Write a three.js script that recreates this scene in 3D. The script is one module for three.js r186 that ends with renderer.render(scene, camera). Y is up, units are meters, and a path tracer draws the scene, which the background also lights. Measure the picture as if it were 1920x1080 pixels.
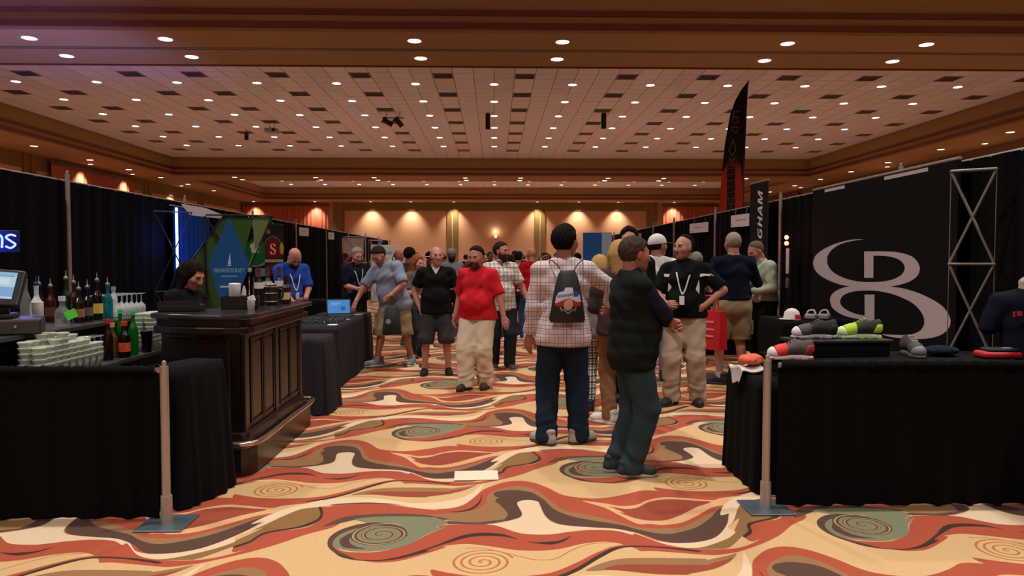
import * as THREE from 'three';
import { mergeGeometries, mergeVertices } from 'three/addons/utils/BufferGeometryUtils.js';
import { RoundedBoxGeometry } from 'three/addons/geometries/RoundedBoxGeometry.js';

// ---------- camera, lights and exposure ----------
const scene = new THREE.Scene();
scene.background = new THREE.Color(0x000000);
const camera = new THREE.PerspectiveCamera(43.3, 1920 / 1080, 0.05, 200);
camera.position.set(0, 1.53, 0);
camera.rotation.order = 'YXZ';
camera.rotation.set(-Math.atan(52 / 1360), -Math.atan(33 / 1360), 0);
scene.add(camera);
const renderer = new THREE.WebGLRenderer({ antialias: true });
renderer.toneMapping = THREE.LinearToneMapping;
renderer.toneMappingExposure = 1.0;
renderer.shadowMap.enabled = true;
const LAMP = new THREE.Color(1.0, 0.95, 0.90);      // warm halogen downlights
const LAMP_CD = 15.5;                                  // candela of one ceiling downlight
const WASH = new THREE.Color(1.0, 0.84, 0.60);       // wall washers
const WASH_CD = 46;

// ---------- helpers ----------
const R = (d) => d * Math.PI / 180;
const V = (x, y, z) => new THREE.Vector3(x, y, z);
let seedState = 12345;
const rnd = () => { seedState = (seedState * 1664525 + 1013904223) >>> 0; return seedState / 4294967296; };
const taken = {};
function numbered(n) { const k = taken[n] = (taken[n] ?? -1) + 1; return k ? n + '_' + String(k).padStart(3, '0') : n; }
const mats = {};
function M(col, rough = 0.9, extra = {}) {
  const key = col + '|' + rough + '|' + JSON.stringify(extra);
  return mats[key] ??= rough >= 0.85 ? new THREE.MeshPhysicalMaterial({ color: col, roughness: rough, specularIntensity: 0.2, ...extra }) : new THREE.MeshStandardMaterial({ color: col, roughness: rough, ...extra });   // woven and matt surfaces hardly shine
}
function tag(o, label, category, group, kind) {
  if (label) o.userData.label = label;
  if (category) o.userData.category = category;
  if (group) o.userData.group = group;
  if (kind) o.userData.kind = kind;
  return o;
}
function mesh(name, geo, mat, parent) {
  const g = Array.isArray(geo) ? (geo.length === 1 ? geo[0] : merge(geo)) : geo;
  const m = new THREE.Mesh(g, mat); m.castShadow = m.receiveShadow = true;
  if (parent) { m.name = name; parent.add(m); } else { m.name = numbered(name); scene.add(m); }
  return m;
}
function merge(list) {
  return mergeGeometries(list.map((g) => { const q = g.index ? g.toNonIndexed() : g; for (const k of Object.keys(q.attributes)) if (!['position', 'normal', 'uv'].includes(k)) q.deleteAttribute(k); if (!q.attributes.uv) q.setAttribute('uv', new THREE.BufferAttribute(new Float32Array(q.attributes.position.count * 2), 2)); return q; }));
}
function thing(name, label, category, pos = [0, 0, 0], turn = 0, group) {
  const g = new THREE.Group(); g.name = numbered(name); g.position.set(...pos); g.rotation.y = turn; scene.add(g);
  return tag(g, label, category, group);
}
function copyOf(o, pos, turn, label) {
  const c = o.clone(); c.userData = { ...o.userData }; c.name = numbered(o.name.replace(/_\d{3}$/, '')); scene.add(c);
  c.position.set(...pos); if (turn !== undefined) c.rotation.y = turn; if (label) c.userData.label = label; return c;
}
const box = (w, h, d, x = 0, y = 0, z = 0) => new THREE.BoxGeometry(w, h, d).translate(x, y, z);
const span = (x0, x1, y0, y1, z0, z1) => new THREE.BoxGeometry(x1 - x0, y1 - y0, z1 - z0).translate((x0 + x1) / 2, (y0 + y1) / 2, (z0 + z1) / 2);
const rbox = (w, h, d, r, x = 0, y = 0, z = 0, s = 2) => new RoundedBoxGeometry(w, h, d, s, Math.min(r, w / 2.01, h / 2.01, d / 2.01)).translate(x, y, z);
const cyl = (r0, r1, h, x = 0, y = 0, z = 0, n = 20) => new THREE.CylinderGeometry(r0, r1, h, n).translate(x, y, z);   // r0 top, centre at y
const lathe = (pts, n = 20) => new THREE.LatheGeometry(pts.map((p) => new THREE.Vector2(p[0], p[1])), n);
function bar(a, b, r, n = 10, r2 = r) {
  const A = V(...a), B = V(...b), d = B.clone().sub(A), L = d.length();
  return new THREE.CylinderGeometry(r2, r, L, n).applyQuaternion(new THREE.Quaternion().setFromUnitVectors(V(0, 1, 0), d.normalize())).translate(...A.add(B).multiplyScalar(0.5).toArray());
}
const tube = (pts, r, seg = 40, n = 8, closed = false) => new THREE.TubeGeometry(new THREE.CatmullRomCurve3(pts.map((p) => V(...p)), closed, 'centripetal'), seg, r, n, closed);
function extrude(pts, depth, bevel = 0) {
  const s = new THREE.Shape(pts.map((p) => new THREE.Vector2(p[0], p[1])));
  return new THREE.ExtrudeGeometry(s, { depth, bevelEnabled: bevel > 0, bevelSize: bevel, bevelThickness: bevel, bevelSegments: 2, steps: 1, curveSegments: 12 });
}
function canvas(w, h, draw) {
  const c = document.createElement('canvas'); c.width = w; c.height = h; draw(c.getContext('2d'), w, h);
  const t = new THREE.CanvasTexture(c); t.colorSpace = THREE.SRGBColorSpace; t.wrapS = t.wrapT = THREE.RepeatWrapping; t.magFilter = THREE.LinearFilter; return t;
}
function structure(name, geo, mat) { const m = mesh(name, geo, mat); m.name = name; m.userData.kind = 'structure'; return m; }

// ---------- carpet: woven pattern, one lattice repeat of 2.77 x 2.46 m with a half drop ----------
const CARPET = [
[0,0,[-3188,15718,-2896,15284,-2433,14973,-2112,14854,-1718,14931,-1238,15303,-941,15585,-992,15649,-567,15748,-133,15599,399,15355,820,15288,1251,15364,1706,15614,2156,15713,2464,15569,2701,15297,2778,15154,3032,15139,3595,14988,4093,14860,4433,14939,4678,15042,5241,15436,5735,15892,6207,16487,6654,16902,6781,17360,6735,17769,6423,17068,5488,16529,5467,16111,5183,15598,4742,15249,4281,15155,3665,15282,3282,15521,2841,16130,2773,16101,2472,16356,2022,16417,1557,16342,1093,16200,536,16300,65,16778,-167,16899,-1001,16913,-1276,16578,-1011,16771,-1323,16376,-1608,15873,-1897,15581,-2292,15395,-2823,15456,-3136,15776]],
[0,0,[-6134,19447,-5831,19293,-5394,19105,-4998,19047,-4491,19052,-4008,19185,-3563,19574,-3113,20081,-2751,20414,-2414,20603,-2136,21182,-1193,20797,-1154,20116,-1775,20326,-2340,20442,-2661,20358,-3075,19833,-3512,19292,-3952,18914,-4415,18724,-4893,18641,-5417,18741,-6006,19035]],
[0,0,[-4921,15550,-4597,15862,-4266,16221,-3904,16529,-3587,16923,-3264,17264,-2950,17470,-2255,17581,-1532,17500,-1462,17457,-741,17339,-28,17449,224,18407,758,19086,1095,18103,1546,17511,2114,17170,2546,16848,2951,16467,3338,16339,3801,16347,4248,16747,4712,17324,5175,17820,5486,18096,5005,18125,5196,18444,5785,18652,6077,18818,6165,19094,5577,18847,5026,18788,4280,19017,3777,19188,3486,19186,3121,18928,2691,18699,2290,18616,1789,18797,1547,19039,1316,19525,1067,19934,801,20174,525,20242,189,20087,-139,19708,-297,19429,-470,18886,-659,18374,-897,18096,-1261,17995,-1327,17959,-1835,18152,-2363,18433,-2879,18548,-3369,18492,-3712,18345,-3903,18315,-3764,17825,-3719,17440,-3803,17078,-3985,16876,-4397,16728,-4632,16605,-4725,16313,-5007,15825]],
[6,0,[2012,18448,2497,18230,2844,17999,3240,18102,3492,18387,3930,18626,4432,18525,5030,18313,5472,18490,6063,18772,5486,18096,4889,17796,4359,17190,3921,16767,3517,16646,3252,16733,3001,16748,2732,17286,2452,17898]],
[0,0,[2566,17999,2815,17820,2852,17769,3167,17856,3552,18296,4026,18460,4638,18302,4947,18197,4517,17818,4041,17286,3656,16967,3338,16933,3013,17117,2721,17560,2877,17433,2688,17803]],
[7,0,[2651,17887,2931,17764,2899,17750,3189,17839,3574,18278,4022,18443,4633,18285,4919,18190,4488,17803,4013,17272,3660,16989,3341,16948,3018,17147,2768,17549,2863,17496]],
[1,0,[-1668,17686,-1476,17628,-1118,17669,-759,17766,-398,17945,-206,18433,-173,18958,23,19410,513,19768,912,19549,1147,18971,1357,18255,1566,17748,2132,17322,2562,16957,2963,16536,3356,16429,3833,16485,4285,16892,4733,17402,5322,17979,4983,17153,4691,16294,4359,15841,3979,15670,3533,15664,3152,15979,2801,16268,2493,16494,1817,16639,1324,16847,1052,17385,984,18362,607,18471,525,18304,577,17569,448,17269,208,17133,-378,17035,-850,17137,-1217,17367]],
[3,0,[-3569,16943,-3306,17491,-2985,17686,-2277,17753,-1543,17631,-996,17316,-1137,17228,-850,17137,-379,17050,185,17194,255,17116,-167,16907,-725,16954,-1005,16985,-1253,17205,-1288,17432,-2013,17551,-2606,17540,-2937,17394,-3244,17154]],
[2,0,[-17,19178,103,19358,370,19437,636,19374,894,19170,1126,18614,1327,17843,1652,17350,2096,17022,2640,16698,2939,16398,3297,16137,3634,16117,4178,16464,4607,17023,4969,17627,5410,18016,5100,17301,4903,16709,4629,16160,4342,15777,3955,15575,3513,15570,3225,15778,3047,16018,2796,16234,2488,16459,1815,16618,1369,16830,1159,17189,1068,17658,1027,18232,988,18448,790,18590,583,18515,513,18305,592,17646,546,17339,327,17141,184,17098,285,17508,241,17826,122,18244,22,18505,43,18722,100,18808,-4,18966]],
[8,0,[3579,15287,4024,15415,4417,15644,4856,16147,5226,16986,4813,16405,5026,16796,5229,17280,5449,17778,5704,18215,6057,18334,6205,17827,6214,17481,6079,17194,5898,16989,5579,16819,5321,16656,5237,16446,5169,16158,4974,15888,4528,15262,4287,15179,3868,15228]],
[9,0,[6057,18334,6143,18271,6260,17824,6293,17439,6189,17115,6007,16912,5604,16721,5378,16571,5293,16364,5219,16060,5003,15794,4974,15888,5169,16158,5237,16446,5321,16656,5579,16819,5898,16989,6079,17194,6214,17481,6205,17827]],
[4,0,[-2984,17396,-2606,17540,-2013,17551,-1409,17454,-1037,17207,-1005,16985,-1220,16748,-1011,16771,-1326,16410,-1608,15873,-1897,15581,-2298,15437,-2723,15479,-3081,15711,-3185,16029,-3151,16417,-2954,16815,-2655,17082]],
[2,0,[-1747,16268,-1855,16751,-2189,17055,-2551,17164,-2879,17045,-3164,16724,-3287,16326,-3264,15939,-3142,15594,-2890,15255,-2540,15007,-2797,15307,-2976,15494,-3125,15775,-3176,16092,-3112,16448,-2919,16744,-2630,16923,-2334,16934,-2038,16761,-1862,16408]],
[2,0,[-2708,16697,-2906,16537,-3047,16214,-3032,15957,-2910,15701,-2726,15618,-2467,15584,-2706,15751,-2847,16009,-2871,16334]],
[9,0,[-3121,15593,-2893,15273,-2545,15035,-2130,14983,-1743,15159,-1359,15489,-960,15898,-1006,15869,-694,16206,-431,16357,-117,16372,198,16253,458,15955,196,16120,-115,16172,-426,16157,-643,16039,-998,15743,-1297,15455,-1245,15392,-1730,15044,-2123,14927,-2537,14990,-2879,15197]],
[9,0,[629,15804,845,15759,1065,15778,1290,15841,1532,16074,1349,15761,1120,15617,884,15663]],
[9,0,[-292,19102,-360,18528,-525,18074,-763,17845,-1004,17804,-759,17766,-497,17950,-332,18397]],
[5,0,[-167,16921,207,17001,545,17324,597,17646,513,18305,583,18515,790,18590,988,18448,1025,18107,1081,17461,1215,16963,1477,16730,2041,16576,2488,16459,2858,16197,3031,15933,3209,15702,3510,15558,3955,15575,4342,15777,4629,16160,4903,16709,5124,17300,4900,17227,5094,17776,5344,18196,5732,18630,6172,18924,6791,19030,7457,18848,8130,18505,8882,18572,8825,18593,9197,18816,9443,19210,9709,19964,9650,19385,9505,18843,9292,18335,8979,18095,8489,18059,8417,18096,7903,18291,7370,18559,6857,18632,6375,18533,6057,18334,5709,18191,5455,17755,5239,17243,5036,16761,4817,16392,4901,16144,4692,15822,4391,15550,3993,15294,3665,15282,3285,15533,2844,16143,2770,16081,2470,16342,1911,16444,1559,16362,1093,16200,536,16300,65,16792]],
[1,0,[-3373,19238,-3038,19591,-2666,19780,-2133,19797,-1130,19689,-1105,19620,-709,19791,-441,19923,-699,19500,-1080,19176,-1586,18970,-1526,18930,-2177,19005,-2853,19226]],
[7,0,[-3045,19292,-2758,19480,-2230,19467,-1113,19383,-1094,19429,-730,19627,-572,19734,-700,19529,-1081,19195,-1588,18988,-1528,18948,-2179,19023,-2774,19221]],
[9,0,[-4425,18768,-3967,18986,-3529,19385,-3095,19961,-2741,20342,-2342,20463,-1779,20367,-1156,20146,-1150,20045,-1771,20285,-2333,20379,-2650,20275,-3071,19804,-3504,19246,-3943,18870]],
[9,0,[-3690,18486,-3382,18569,-2888,18608,-2370,18492,-1947,18282,-2364,18441,-2877,18539,-3370,18501,-3654,18425]],
[11,0.009,[-5567,20509,-5235,20489,-4753,20178,-4275,19836,-3879,19851,-3549,20257,-3189,20575,-2701,20673]]
];
const CCOL = ['#9f4b36', '#8c6745', '#533c33', '#584139', '#747459', '#d0b494', '#c69b6f', '#8a4331', '#81603b', '#3d2e27', '#c3a071', '#a8683a'];
const carpetTex = canvas(2048, 2048, (c, W, H) => {
  c.fillStyle = CCOL[10]; c.fillRect(0, 0, W, H);
  // v grows away from the camera; the canvas row 0 is v = 1
  const path = (p, du, dv, closed) => {
    const P = []; for (let i = 0; i < p.length; i += 2) P.push([(p[i] / 1e4 + du) * W, (1 - (p[i + 1] / 1e4 + dv)) * H]);
    const n = P.length, g = (i) => closed ? P[(i + n) % n] : P[Math.max(0, Math.min(n - 1, i))];
    c.beginPath(); c.moveTo(...P[0]);
    for (let i = 0; i < (closed ? n : n - 1); i++) {
      const a = g(i - 1), b = g(i), d = g(i + 1), e = g(i + 2), k = 0.15;
      c.bezierCurveTo(b[0] + (d[0] - a[0]) * k, b[1] + (d[1] - a[1]) * k, d[0] - (e[0] - b[0]) * k, d[1] - (e[1] - b[1]) * k, d[0], d[1]);
    }
  };
  const shifts = []; for (let i = -3; i <= 3; i++) for (let j = -4; j <= 2; j++) { shifts.push([i, j]); shifts.push([i + 0.5, j + 0.5]); }
  for (const [col, w, p] of CARPET) for (const [du, dv] of shifts) {
    path(p, du, dv, !w);
    if (w) { c.strokeStyle = CCOL[col]; c.lineWidth = w / 2.77 * W; c.stroke(); } else { c.fillStyle = CCOL[col]; c.fill(); }
  }
  const coil = (u, v, turns, r0, ax, az, width, col, ph, taper) => {
    for (const [du, dv] of shifts) {
      const X = (u + du) * W, Y = (1 - (v + dv)) * H; if (X < -600 || X > W + 600 || Y < -600 || Y > H + 600) continue;
      c.strokeStyle = col; c.lineCap = 'round';
      const n = 40 * turns; let px, py;
      for (let i = 0; i <= n; i++) {
        const t = i / n, a = ph + t * turns * 2 * Math.PI, r = r0 * Math.pow(t, 0.8);
        const x = X + Math.cos(a) * r * ax / 2.77 * W, y = Y + Math.sin(a) * r * az / 2.46 * H;
        if (i) { c.lineWidth = Math.max(2, width * (taper ? 0.35 + 0.65 * t : 1) / 2.77 * W); c.beginPath(); c.moveTo(px, py); c.lineTo(x, y); c.stroke(); }
        px = x; py = y;
      }
    }
  };
  coil(-0.2284, 1.640, 2.6, 0.165, 0.98, 0.98, 0.036, CCOL[2], 0.6, true);
  coil(-0.2284, 1.640, 2.8, 0.175, 0.98, 0.98, 0.012, '#a9835c', 0.25, true);
  coil(-0.5224, 1.9767, 3.6, 0.165, 0.98, 0.95, 0.013, CCOL[11], 2.2, false);
  // tufted pile: colour grain
  const im = c.getImageData(0, 0, W, H), d = im.data; let s = 7;
  for (let i = 0; i < d.length; i += 4) { s = (s * 1103515245 + 12345) & 0x7fffffff; const k = 0.90 + 0.2 * ((s >> 8) & 255) / 255; d[i] *= k; d[i + 1] *= k; d[i + 2] *= k; }
  c.putImageData(im, 0, 0);
});
carpetTex.anisotropy = 8;
const grainTex = (() => { const n = 256, a = new Uint8Array(n * n * 4); let s = 99; for (let i = 0; i < n * n; i++) { s = (s * 1103515245 + 12345) & 0x7fffffff; const v = 90 + ((s >> 9) & 127); a[4 * i] = a[4 * i + 1] = a[4 * i + 2] = v; a[4 * i + 3] = 255; } const t = new THREE.DataTexture(a, n, n); t.wrapS = t.wrapT = THREE.RepeatWrapping; t.magFilter = THREE.LinearFilter; t.needsUpdate = true; return t; })();

// ---------- room ----------
const HC = 7.0, HB = 6.07, XW = 19.8, ZB = -57.5, ZF = 9.0, XP = 17.25;       // tile ceiling, beam soffit, side walls, end wall, wall behind the camera, tiled field
{
  const floor = new THREE.BoxGeometry(2 * XW + 0.6, 0.3, ZF - ZB + 0.6).translate(0, -0.15, (ZF + ZB) / 2);
  const p = floor.attributes.position, uv = floor.attributes.uv;
  for (let i = 0; i < p.count; i++) { const u = p.getX(i) / 2.771, v = (-p.getZ(i) - 0.078 * u) / 2.458; uv.setXY(i, u, v); }
  structure('floor', floor, new THREE.MeshPhysicalMaterial({ map: carpetTex, roughness: 0.97, specularIntensity: 0.25 }));
}
const WALLC = 0xc89f85, BEAMC = 0xa5815a, WOODC = 0x6c3526, GOLDC = 0x7a6338, TILEC = 0xdcd9ee;
const wallMat = M(WALLC, 0.85), beamMat = M(BEAMC, 0.8), woodMat = M(WOODC, 0.42), goldMat = M(GOLDC, 0.7), tileMat = M(TILEC, 0.95), gridMat = M(0x8a8088, 0.9);
function pilaster(parent, axis, at, wallPos, dir) {     // paired flat gold pilasters with a groove between
  for (const o of [-0.24, 0.24]) {
    const g = axis === 'x' ? box(0.38, HB, 0.10, at + o, HB / 2, wallPos + dir * 0.05) : box(0.10, HB, 0.38, wallPos + dir * 0.05, HB / 2, at + o);
    mesh('pilaster', g, goldMat, parent);
  }
}
const wallBack = structure('wall_back', span(-XW - 0.3, XW + 0.3, 0, HC + 0.3, ZB - 0.3, ZB), wallMat);
mesh('frieze', span(-12.0, 12.0, 5.42, HB, ZB, ZB + 0.06), goldMat, wallBack);
for (const x of [-12.2, -3.3, 3.6, 12.5]) pilaster(wallBack, 'x', x, ZB, 1);
const wallLeft = structure('wall_left', span(-XW - 0.3, -XW, 0, HC + 0.3, ZB, ZF), wallMat);
const wallRight = structure('wall_right', span(XW, XW + 0.3, 0, HC + 0.3, ZB, ZF), wallMat);
for (const [w, x, d] of [[wallLeft, -XW, 1], [wallRight, XW, -1]]) {
  for (const z of [-13, -19.5, -25.5, -31.5, -42, -49.5]) pilaster(w, 'z', z, x, d);
  mesh('frieze', span(Math.min(x, x + d * 0.06), Math.max(x, x + d * 0.06), 5.42, HB, ZB, ZF), goldMat, w);
}
structure('wall_front', span(-XW - 0.3, XW + 0.3, 0, HC + 0.3, ZF, ZF + 0.3), wallMat);
// ceiling slab with three tiled fields
const ceiling = structure('ceiling', span(-XW - 0.3, XW + 0.3, HC + 0.02, HC + 0.3, ZB - 0.3, ZF + 0.3), gridMat);
const TS = 0.61, tileGeo = box(TS - 0.022, 0.018, TS - 0.022);
const tileMats = [tileMat, M(0xd6d3e8, 0.95), M(0xe1def2, 0.95)];
const lampSpots = [], ventSpots = [];
for (let k = -6; k <= 6; k++) for (let j = 0; j < 6; j++) lampSpots.push([k * 2.44, -22.8 - j * 2.47]);
for (let k = -7; k < 7; k++) for (let j = 0; j < 7; j++) { const sx = -17.25 + 0.17, x = 1.22 + k * 2.44, z = -21.55 - j * 2.47; ventSpots.push([sx + 0.61 * (Math.floor((x - sx) / 0.61) + 0.5), -17.25 - 0.61 * (Math.floor((-17.25 - z) / 0.61) + 0.5)]); }   // each vent fills one tile of the grid
{
  const zs = -17.25, ze = -39.6, nx = Math.floor(2 * XP / TS), nz = Math.floor((zs - ze) / TS);
  const rest = []; let single = 0;
  for (let j = 0; j < nz; j++) for (let i = 0; i < nx; i++) {
    const x = -XP + 0.17 + TS * (i + 0.5), z = zs - TS * (j + 0.5);
    if (ventSpots.some((v) => Math.abs(v[0] - x) < TS * 0.4 && Math.abs(v[1] - z) < TS * 0.4)) continue;   // vents stand in for a tile
    if (z < -20.5 && single < 300) { single++; const t = mesh('tile', tileGeo, tileMats[(i * 7 + j * 3) % 3], ceiling); t.position.set(x, HC + 0.012, z); }
    else rest.push(tileGeo.clone().translate(x, HC + 0.012, z));
  }
  for (const [a, b] of [[-42.1, -55], [ZF, -14.7]]) for (let z = a - TS / 2; z > b; z -= TS) for (let x = -XP + TS / 2; x < XP; x += TS) if (a < 0 || z < -8) rest.push(tileGeo.clone().translate(x, HC + 0.012, z));
  mesh('tile_field', merge(rest), tileMat, ceiling).userData.kind = 'stuff';
}
// dropped beams (soffits) with wood mouldings on the faces turned to the camera
function beam(name, x0, x1, z0, z1, faces) {
  const b = structure(name, span(x0, x1, HB, HC + 0.02, z1, z0), beamMat);
  for (const [axis, at, dir] of faces) for (const [y, hgt] of [[6.14, 0.12], [6.40, 0.11]]) {
    const a = at, e = at + dir * 0.05;
    mesh('moulding', axis === 'z' ? span(x0, x1, y, y + hgt, Math.min(a, e), Math.max(a, e)) : span(Math.min(a, e), Math.max(a, e), y, y + hgt, z1, z0), woodMat, b);
  }
  return b;
}
const b1 = beam('trim_1', -XP, XP, -14.7, -17.2, [['z', -14.7, 1], ['z', -17.2, -1]]);
mesh('partition_track', [span(-XP, XP, HB - 0.012, HB + 0.002, -15.86, -15.83), span(-XP, XP, HB - 0.012, HB + 0.002, -15.97, -15.94)], M(0x6f675f, 0.5, { metalness: 0.4 }), b1);
mesh('edge_strip', span(-XP, XP, HB - 0.03, HB + 0.03, -17.25, -17.19), woodMat, b1);
beam('trim_2', -XP, XP, -39.6, -42.1, [['z', -39.6, 1]]);
beam('trim_3', -XP, XP, -55, ZB, [['z', -55, 1]]);
beam('trim_4', -XW, -XP, ZF, ZB, [['x', -XP, 1]]);
beam('trim_5', XP, XW, ZF, ZB, [['x', XP, -1]]);

// downlights: trim ring + glowing lens + spot light of the same colour
const ringGeo = lathe([[0.085, 0.0], [0.12, -0.006], [0.125, 0.004], [0.085, 0.012]], 20), lensGeo = new THREE.CircleGeometry(0.115, 14).rotateX(Math.PI / 2);
const ringMat = M(0xd8cfc4, 0.5), lensMat = new THREE.MeshStandardMaterial({ color: 0xffffff, emissive: new THREE.Color(1, 0.93, 0.85), emissiveIntensity: 3.2, roughness: 0.6 });
function downlight(x, y, z, label, group, cd = LAMP_CD, scale = 1) {
  const t = thing('ceiling_downlight', label, 'downlight', [x, y, z], 0, group);
  const r = mesh('trim_ring', ringGeo, ringMat, t); r.scale.setScalar(1.25 * scale);
  const l = mesh('lens', lensGeo, lensMat, t); l.scale.setScalar(1.15 * scale); l.position.y = -0.008;
  if (!cd) return t;      // far small fittings: their own glow is all that reaches the view
  const s = new THREE.SpotLight(LAMP, cd, 0, R(66), 0.75, 2); s.name = 'lamp'; s.position.set(0, -0.06, 0); s.target.position.set(0, -1, 0); s.castShadow = true; s.shadow.radius = 6;
  t.add(s); t.add(s.target);
  return t;
}
for (const [x, z] of lampSpots) downlight(x, HC, z, 'white round downlight glowing in the main tiled ceiling', 'downlights in the main tiled ceiling');
for (let k = -2; k <= 2; k++) for (let j = 0; j < 4; j++) downlight(k * 6.2, HC, 5.0 - j * 4.9, 'white round downlight in the tiled ceiling above the camera', 'downlights above the camera', LAMP_CD * 5, 1.6);
for (let k = -6; k <= 6; k++) for (const z of [-50.6, -52.9]) downlight(k * 2.44, HC, z, 'small white downlight in the far tiled ceiling', 'downlights in the far tiled ceiling', z < -51 ? 0 : LAMP_CD * 4);
for (const x of [-9.5, -6.75, -1.65, 1.42, 6.15, 9.1, -14, 14]) for (const z of [-15.25, -16.55]) downlight(x * (z < -16 ? 1.0 : 1), HB, z, 'bright oval downlight under the near ceiling beam', 'downlights under the near beam', 9, 1.05);
for (const x of [-14.2, -9.8, -6.6, -1.6, 1.45, 6.3, 9.4, 14]) for (const z of [-40.25, -41.5]) downlight(x, HB, z, 'bright downlight under the far ceiling beam', 'downlights under the far beam', 0);
for (const s of [-1, 1]) for (const z of [-22, -25.5, -29.5, -33.5, -37, -40.5, -44, -48]) downlight(s * 18.3, HB, z, s < 0 ? 'downlight under the left side soffit' : 'downlight under the right side soffit', s < 0 ? 'downlights under the left soffit' : 'downlights under the right soffit', 0);
// wall washers close to the end wall and the side walls
function washer(x, z, tx, tz, label, group) {
  const t = thing('wall_washer', label, 'wall light', [x, HB, z], 0, group);
  mesh('trim_ring', ringGeo, ringMat, t);
  const l = mesh('lens', lensGeo, lensMat, t); l.scale.setScalar(0.9); l.position.y = -0.008;
  const s = new THREE.SpotLight(WASH, WASH_CD, 0, R(42), 0.8, 2); s.name = 'lamp'; s.position.set(0, -0.06, 0); s.target.position.set(tx, -2.3, tz); s.castShadow = true; s.shadow.radius = 3;
  t.add(s); t.add(s.target);
}
for (const x of [-18.6, -13.9, -9.6, -6.5, -3.15, 3.35, 6.6, 9.7, 14.1, 18.4]) washer(x, ZB + 0.75, 0, -0.55, 'small washer lamp lighting the peach end wall', 'washer lamps along the end wall');
for (const s of [-1, 1]) for (const z of s < 0 ? [-28, -35, -39, -45] : [-16, -22, -28, -35, -45]) washer(s * (XW - 0.7), z, s * 0.55, 0, s < 0 ? 'washer lamp along the left side wall' : 'washer lamp along the right side wall', s < 0 ? 'washer lamps on the left wall' : 'washer lamps on the right wall');
// vents in the tiled ceiling: frame with a dark louvred face
{
  const frame = merge([box(0.59, 0.016, 0.03, 0, 0, -0.28), box(0.59, 0.016, 0.03, 0, 0, 0.28), box(0.03, 0.016, 0.53, -0.28, 0, 0), box(0.03, 0.016, 0.53, 0.28, 0, 0)]);
  const back = box(0.53, 0.006, 0.53, 0, 0.012, 0), slat = box(0.53, 0.014, 0.05);
  const fm = M(0x86797c, 0.7), bm = M(0x5a5054, 0.9), sm = M(0x756a6e, 0.7);
  let proto;
  for (const [x, z] of ventSpots) {
    if (proto) { copyOf(proto, [x, HC + 0.002, z]); continue; }
    proto = thing('ceiling_vent', 'dark square air vent set in the pinkish tiled ceiling', 'air vent', [x, HC + 0.002, z], 0, 'square vents in the tiled ceiling');
    mesh('frame', frame, fm, proto); mesh('backing', back, bm, proto);
    for (let i = 0; i < 6; i++) { const s = mesh('slat', slat, sm, proto); s.position.z = -0.22 + i * 0.088; s.rotation.x = 0.5; }
  }
}
// gathered wall curtains
function curtainGeo(w, h, pleats, amp, n = pleats * 8, wob = 0.35, rows = 8, sd = 1) {
  const g = new THREE.PlaneGeometry(w, h, n, rows), p = g.attributes.position;
  for (let i = 0; i < p.count; i++) {
    const x = p.getX(i), y = p.getY(i), u = x / w + 0.5, ph = u * pleats * 2 * Math.PI + sd;
    const lo = 0.5 - y / h;
    p.setZ(i, amp * (0.45 + 0.55 * lo) * (Math.sin(ph + wob * 2 * Math.sin(u * 17 + sd)) + 0.35 * Math.sin(ph * 2.3 + sd + lo * 1.2)));
  }
  // give it thickness: back skin
  const b = g.clone(), q = b.attributes.position; for (let i = 0; i < q.count; i++) q.setZ(i, q.getZ(i) - 0.006);
  const idx = b.index.array; for (let i = 0; i < idx.length; i += 3) { const t = idx[i]; idx[i] = idx[i + 1]; idx[i + 1] = t; }
  g.computeVertexNormals(); b.computeVertexNormals();
  return merge([g, b]);
}
const redCurtain = M(0xb0604c, 0.75);
function wallCurtain(label, w, h, pos, turn) {
  const t = thing('wall_curtain', label, 'curtain', pos, turn, 'gathered red curtains on the walls');
  const c = mesh('cloth', curtainGeo(w, h, Math.round(w * 3.2), 0.05), redCurtain, t); c.position.y = h / 2;
  mesh('rail', box(w + 0.2, 0.12, 0.14, 0, h + 0.06, 0), woodMat, t);
}
wallCurtain('gathered rust-red curtain on the end wall at the left', 6.6, 5.75, [-16.3, 0.02, ZB + 0.22], 0);
wallCurtain('gathered rust-red curtain on the end wall at the right', 5.9, 5.75, [16.3, 0.02, ZB + 0.22], 0);
wallCurtain('gathered rust-red curtain on the left side wall above the black drapes', 7.4, 5.75, [-XW + 0.22, 0.02, -36.4], Math.PI / 2);
wallCurtain('gathered rust-red curtain on the right side wall behind the feather flag', 7.4, 5.75, [XW - 0.22, 0.02, -50.2], -Math.PI / 2);
// wall sconce
{
  const t = thing('wall_sconce', 'small glowing sconce in the middle of the end wall', 'wall light', [0.1, 3.45, ZB + 0.004]);
  mesh('back_plate', box(0.16, 0.4, 0.05, 0, 0, 0.025), goldMat, t);
  mesh('shade', lathe([[0.0, -0.18], [0.10, -0.16], [0.13, 0.0], [0.15, 0.16], [0.14, 0.16], [0.0, -0.14]], 20).translate(0, 0, 0.2), new THREE.MeshStandardMaterial({ color: 0xfff0d0, emissive: new THREE.Color(1, 0.75, 0.4), emissiveIntensity: 0.9 }), t);
  const s = new THREE.PointLight(WASH, 0.8, 0, 2); s.position.set(0, 0.35, 0.25); s.castShadow = true; t.add(s);
}

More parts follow.
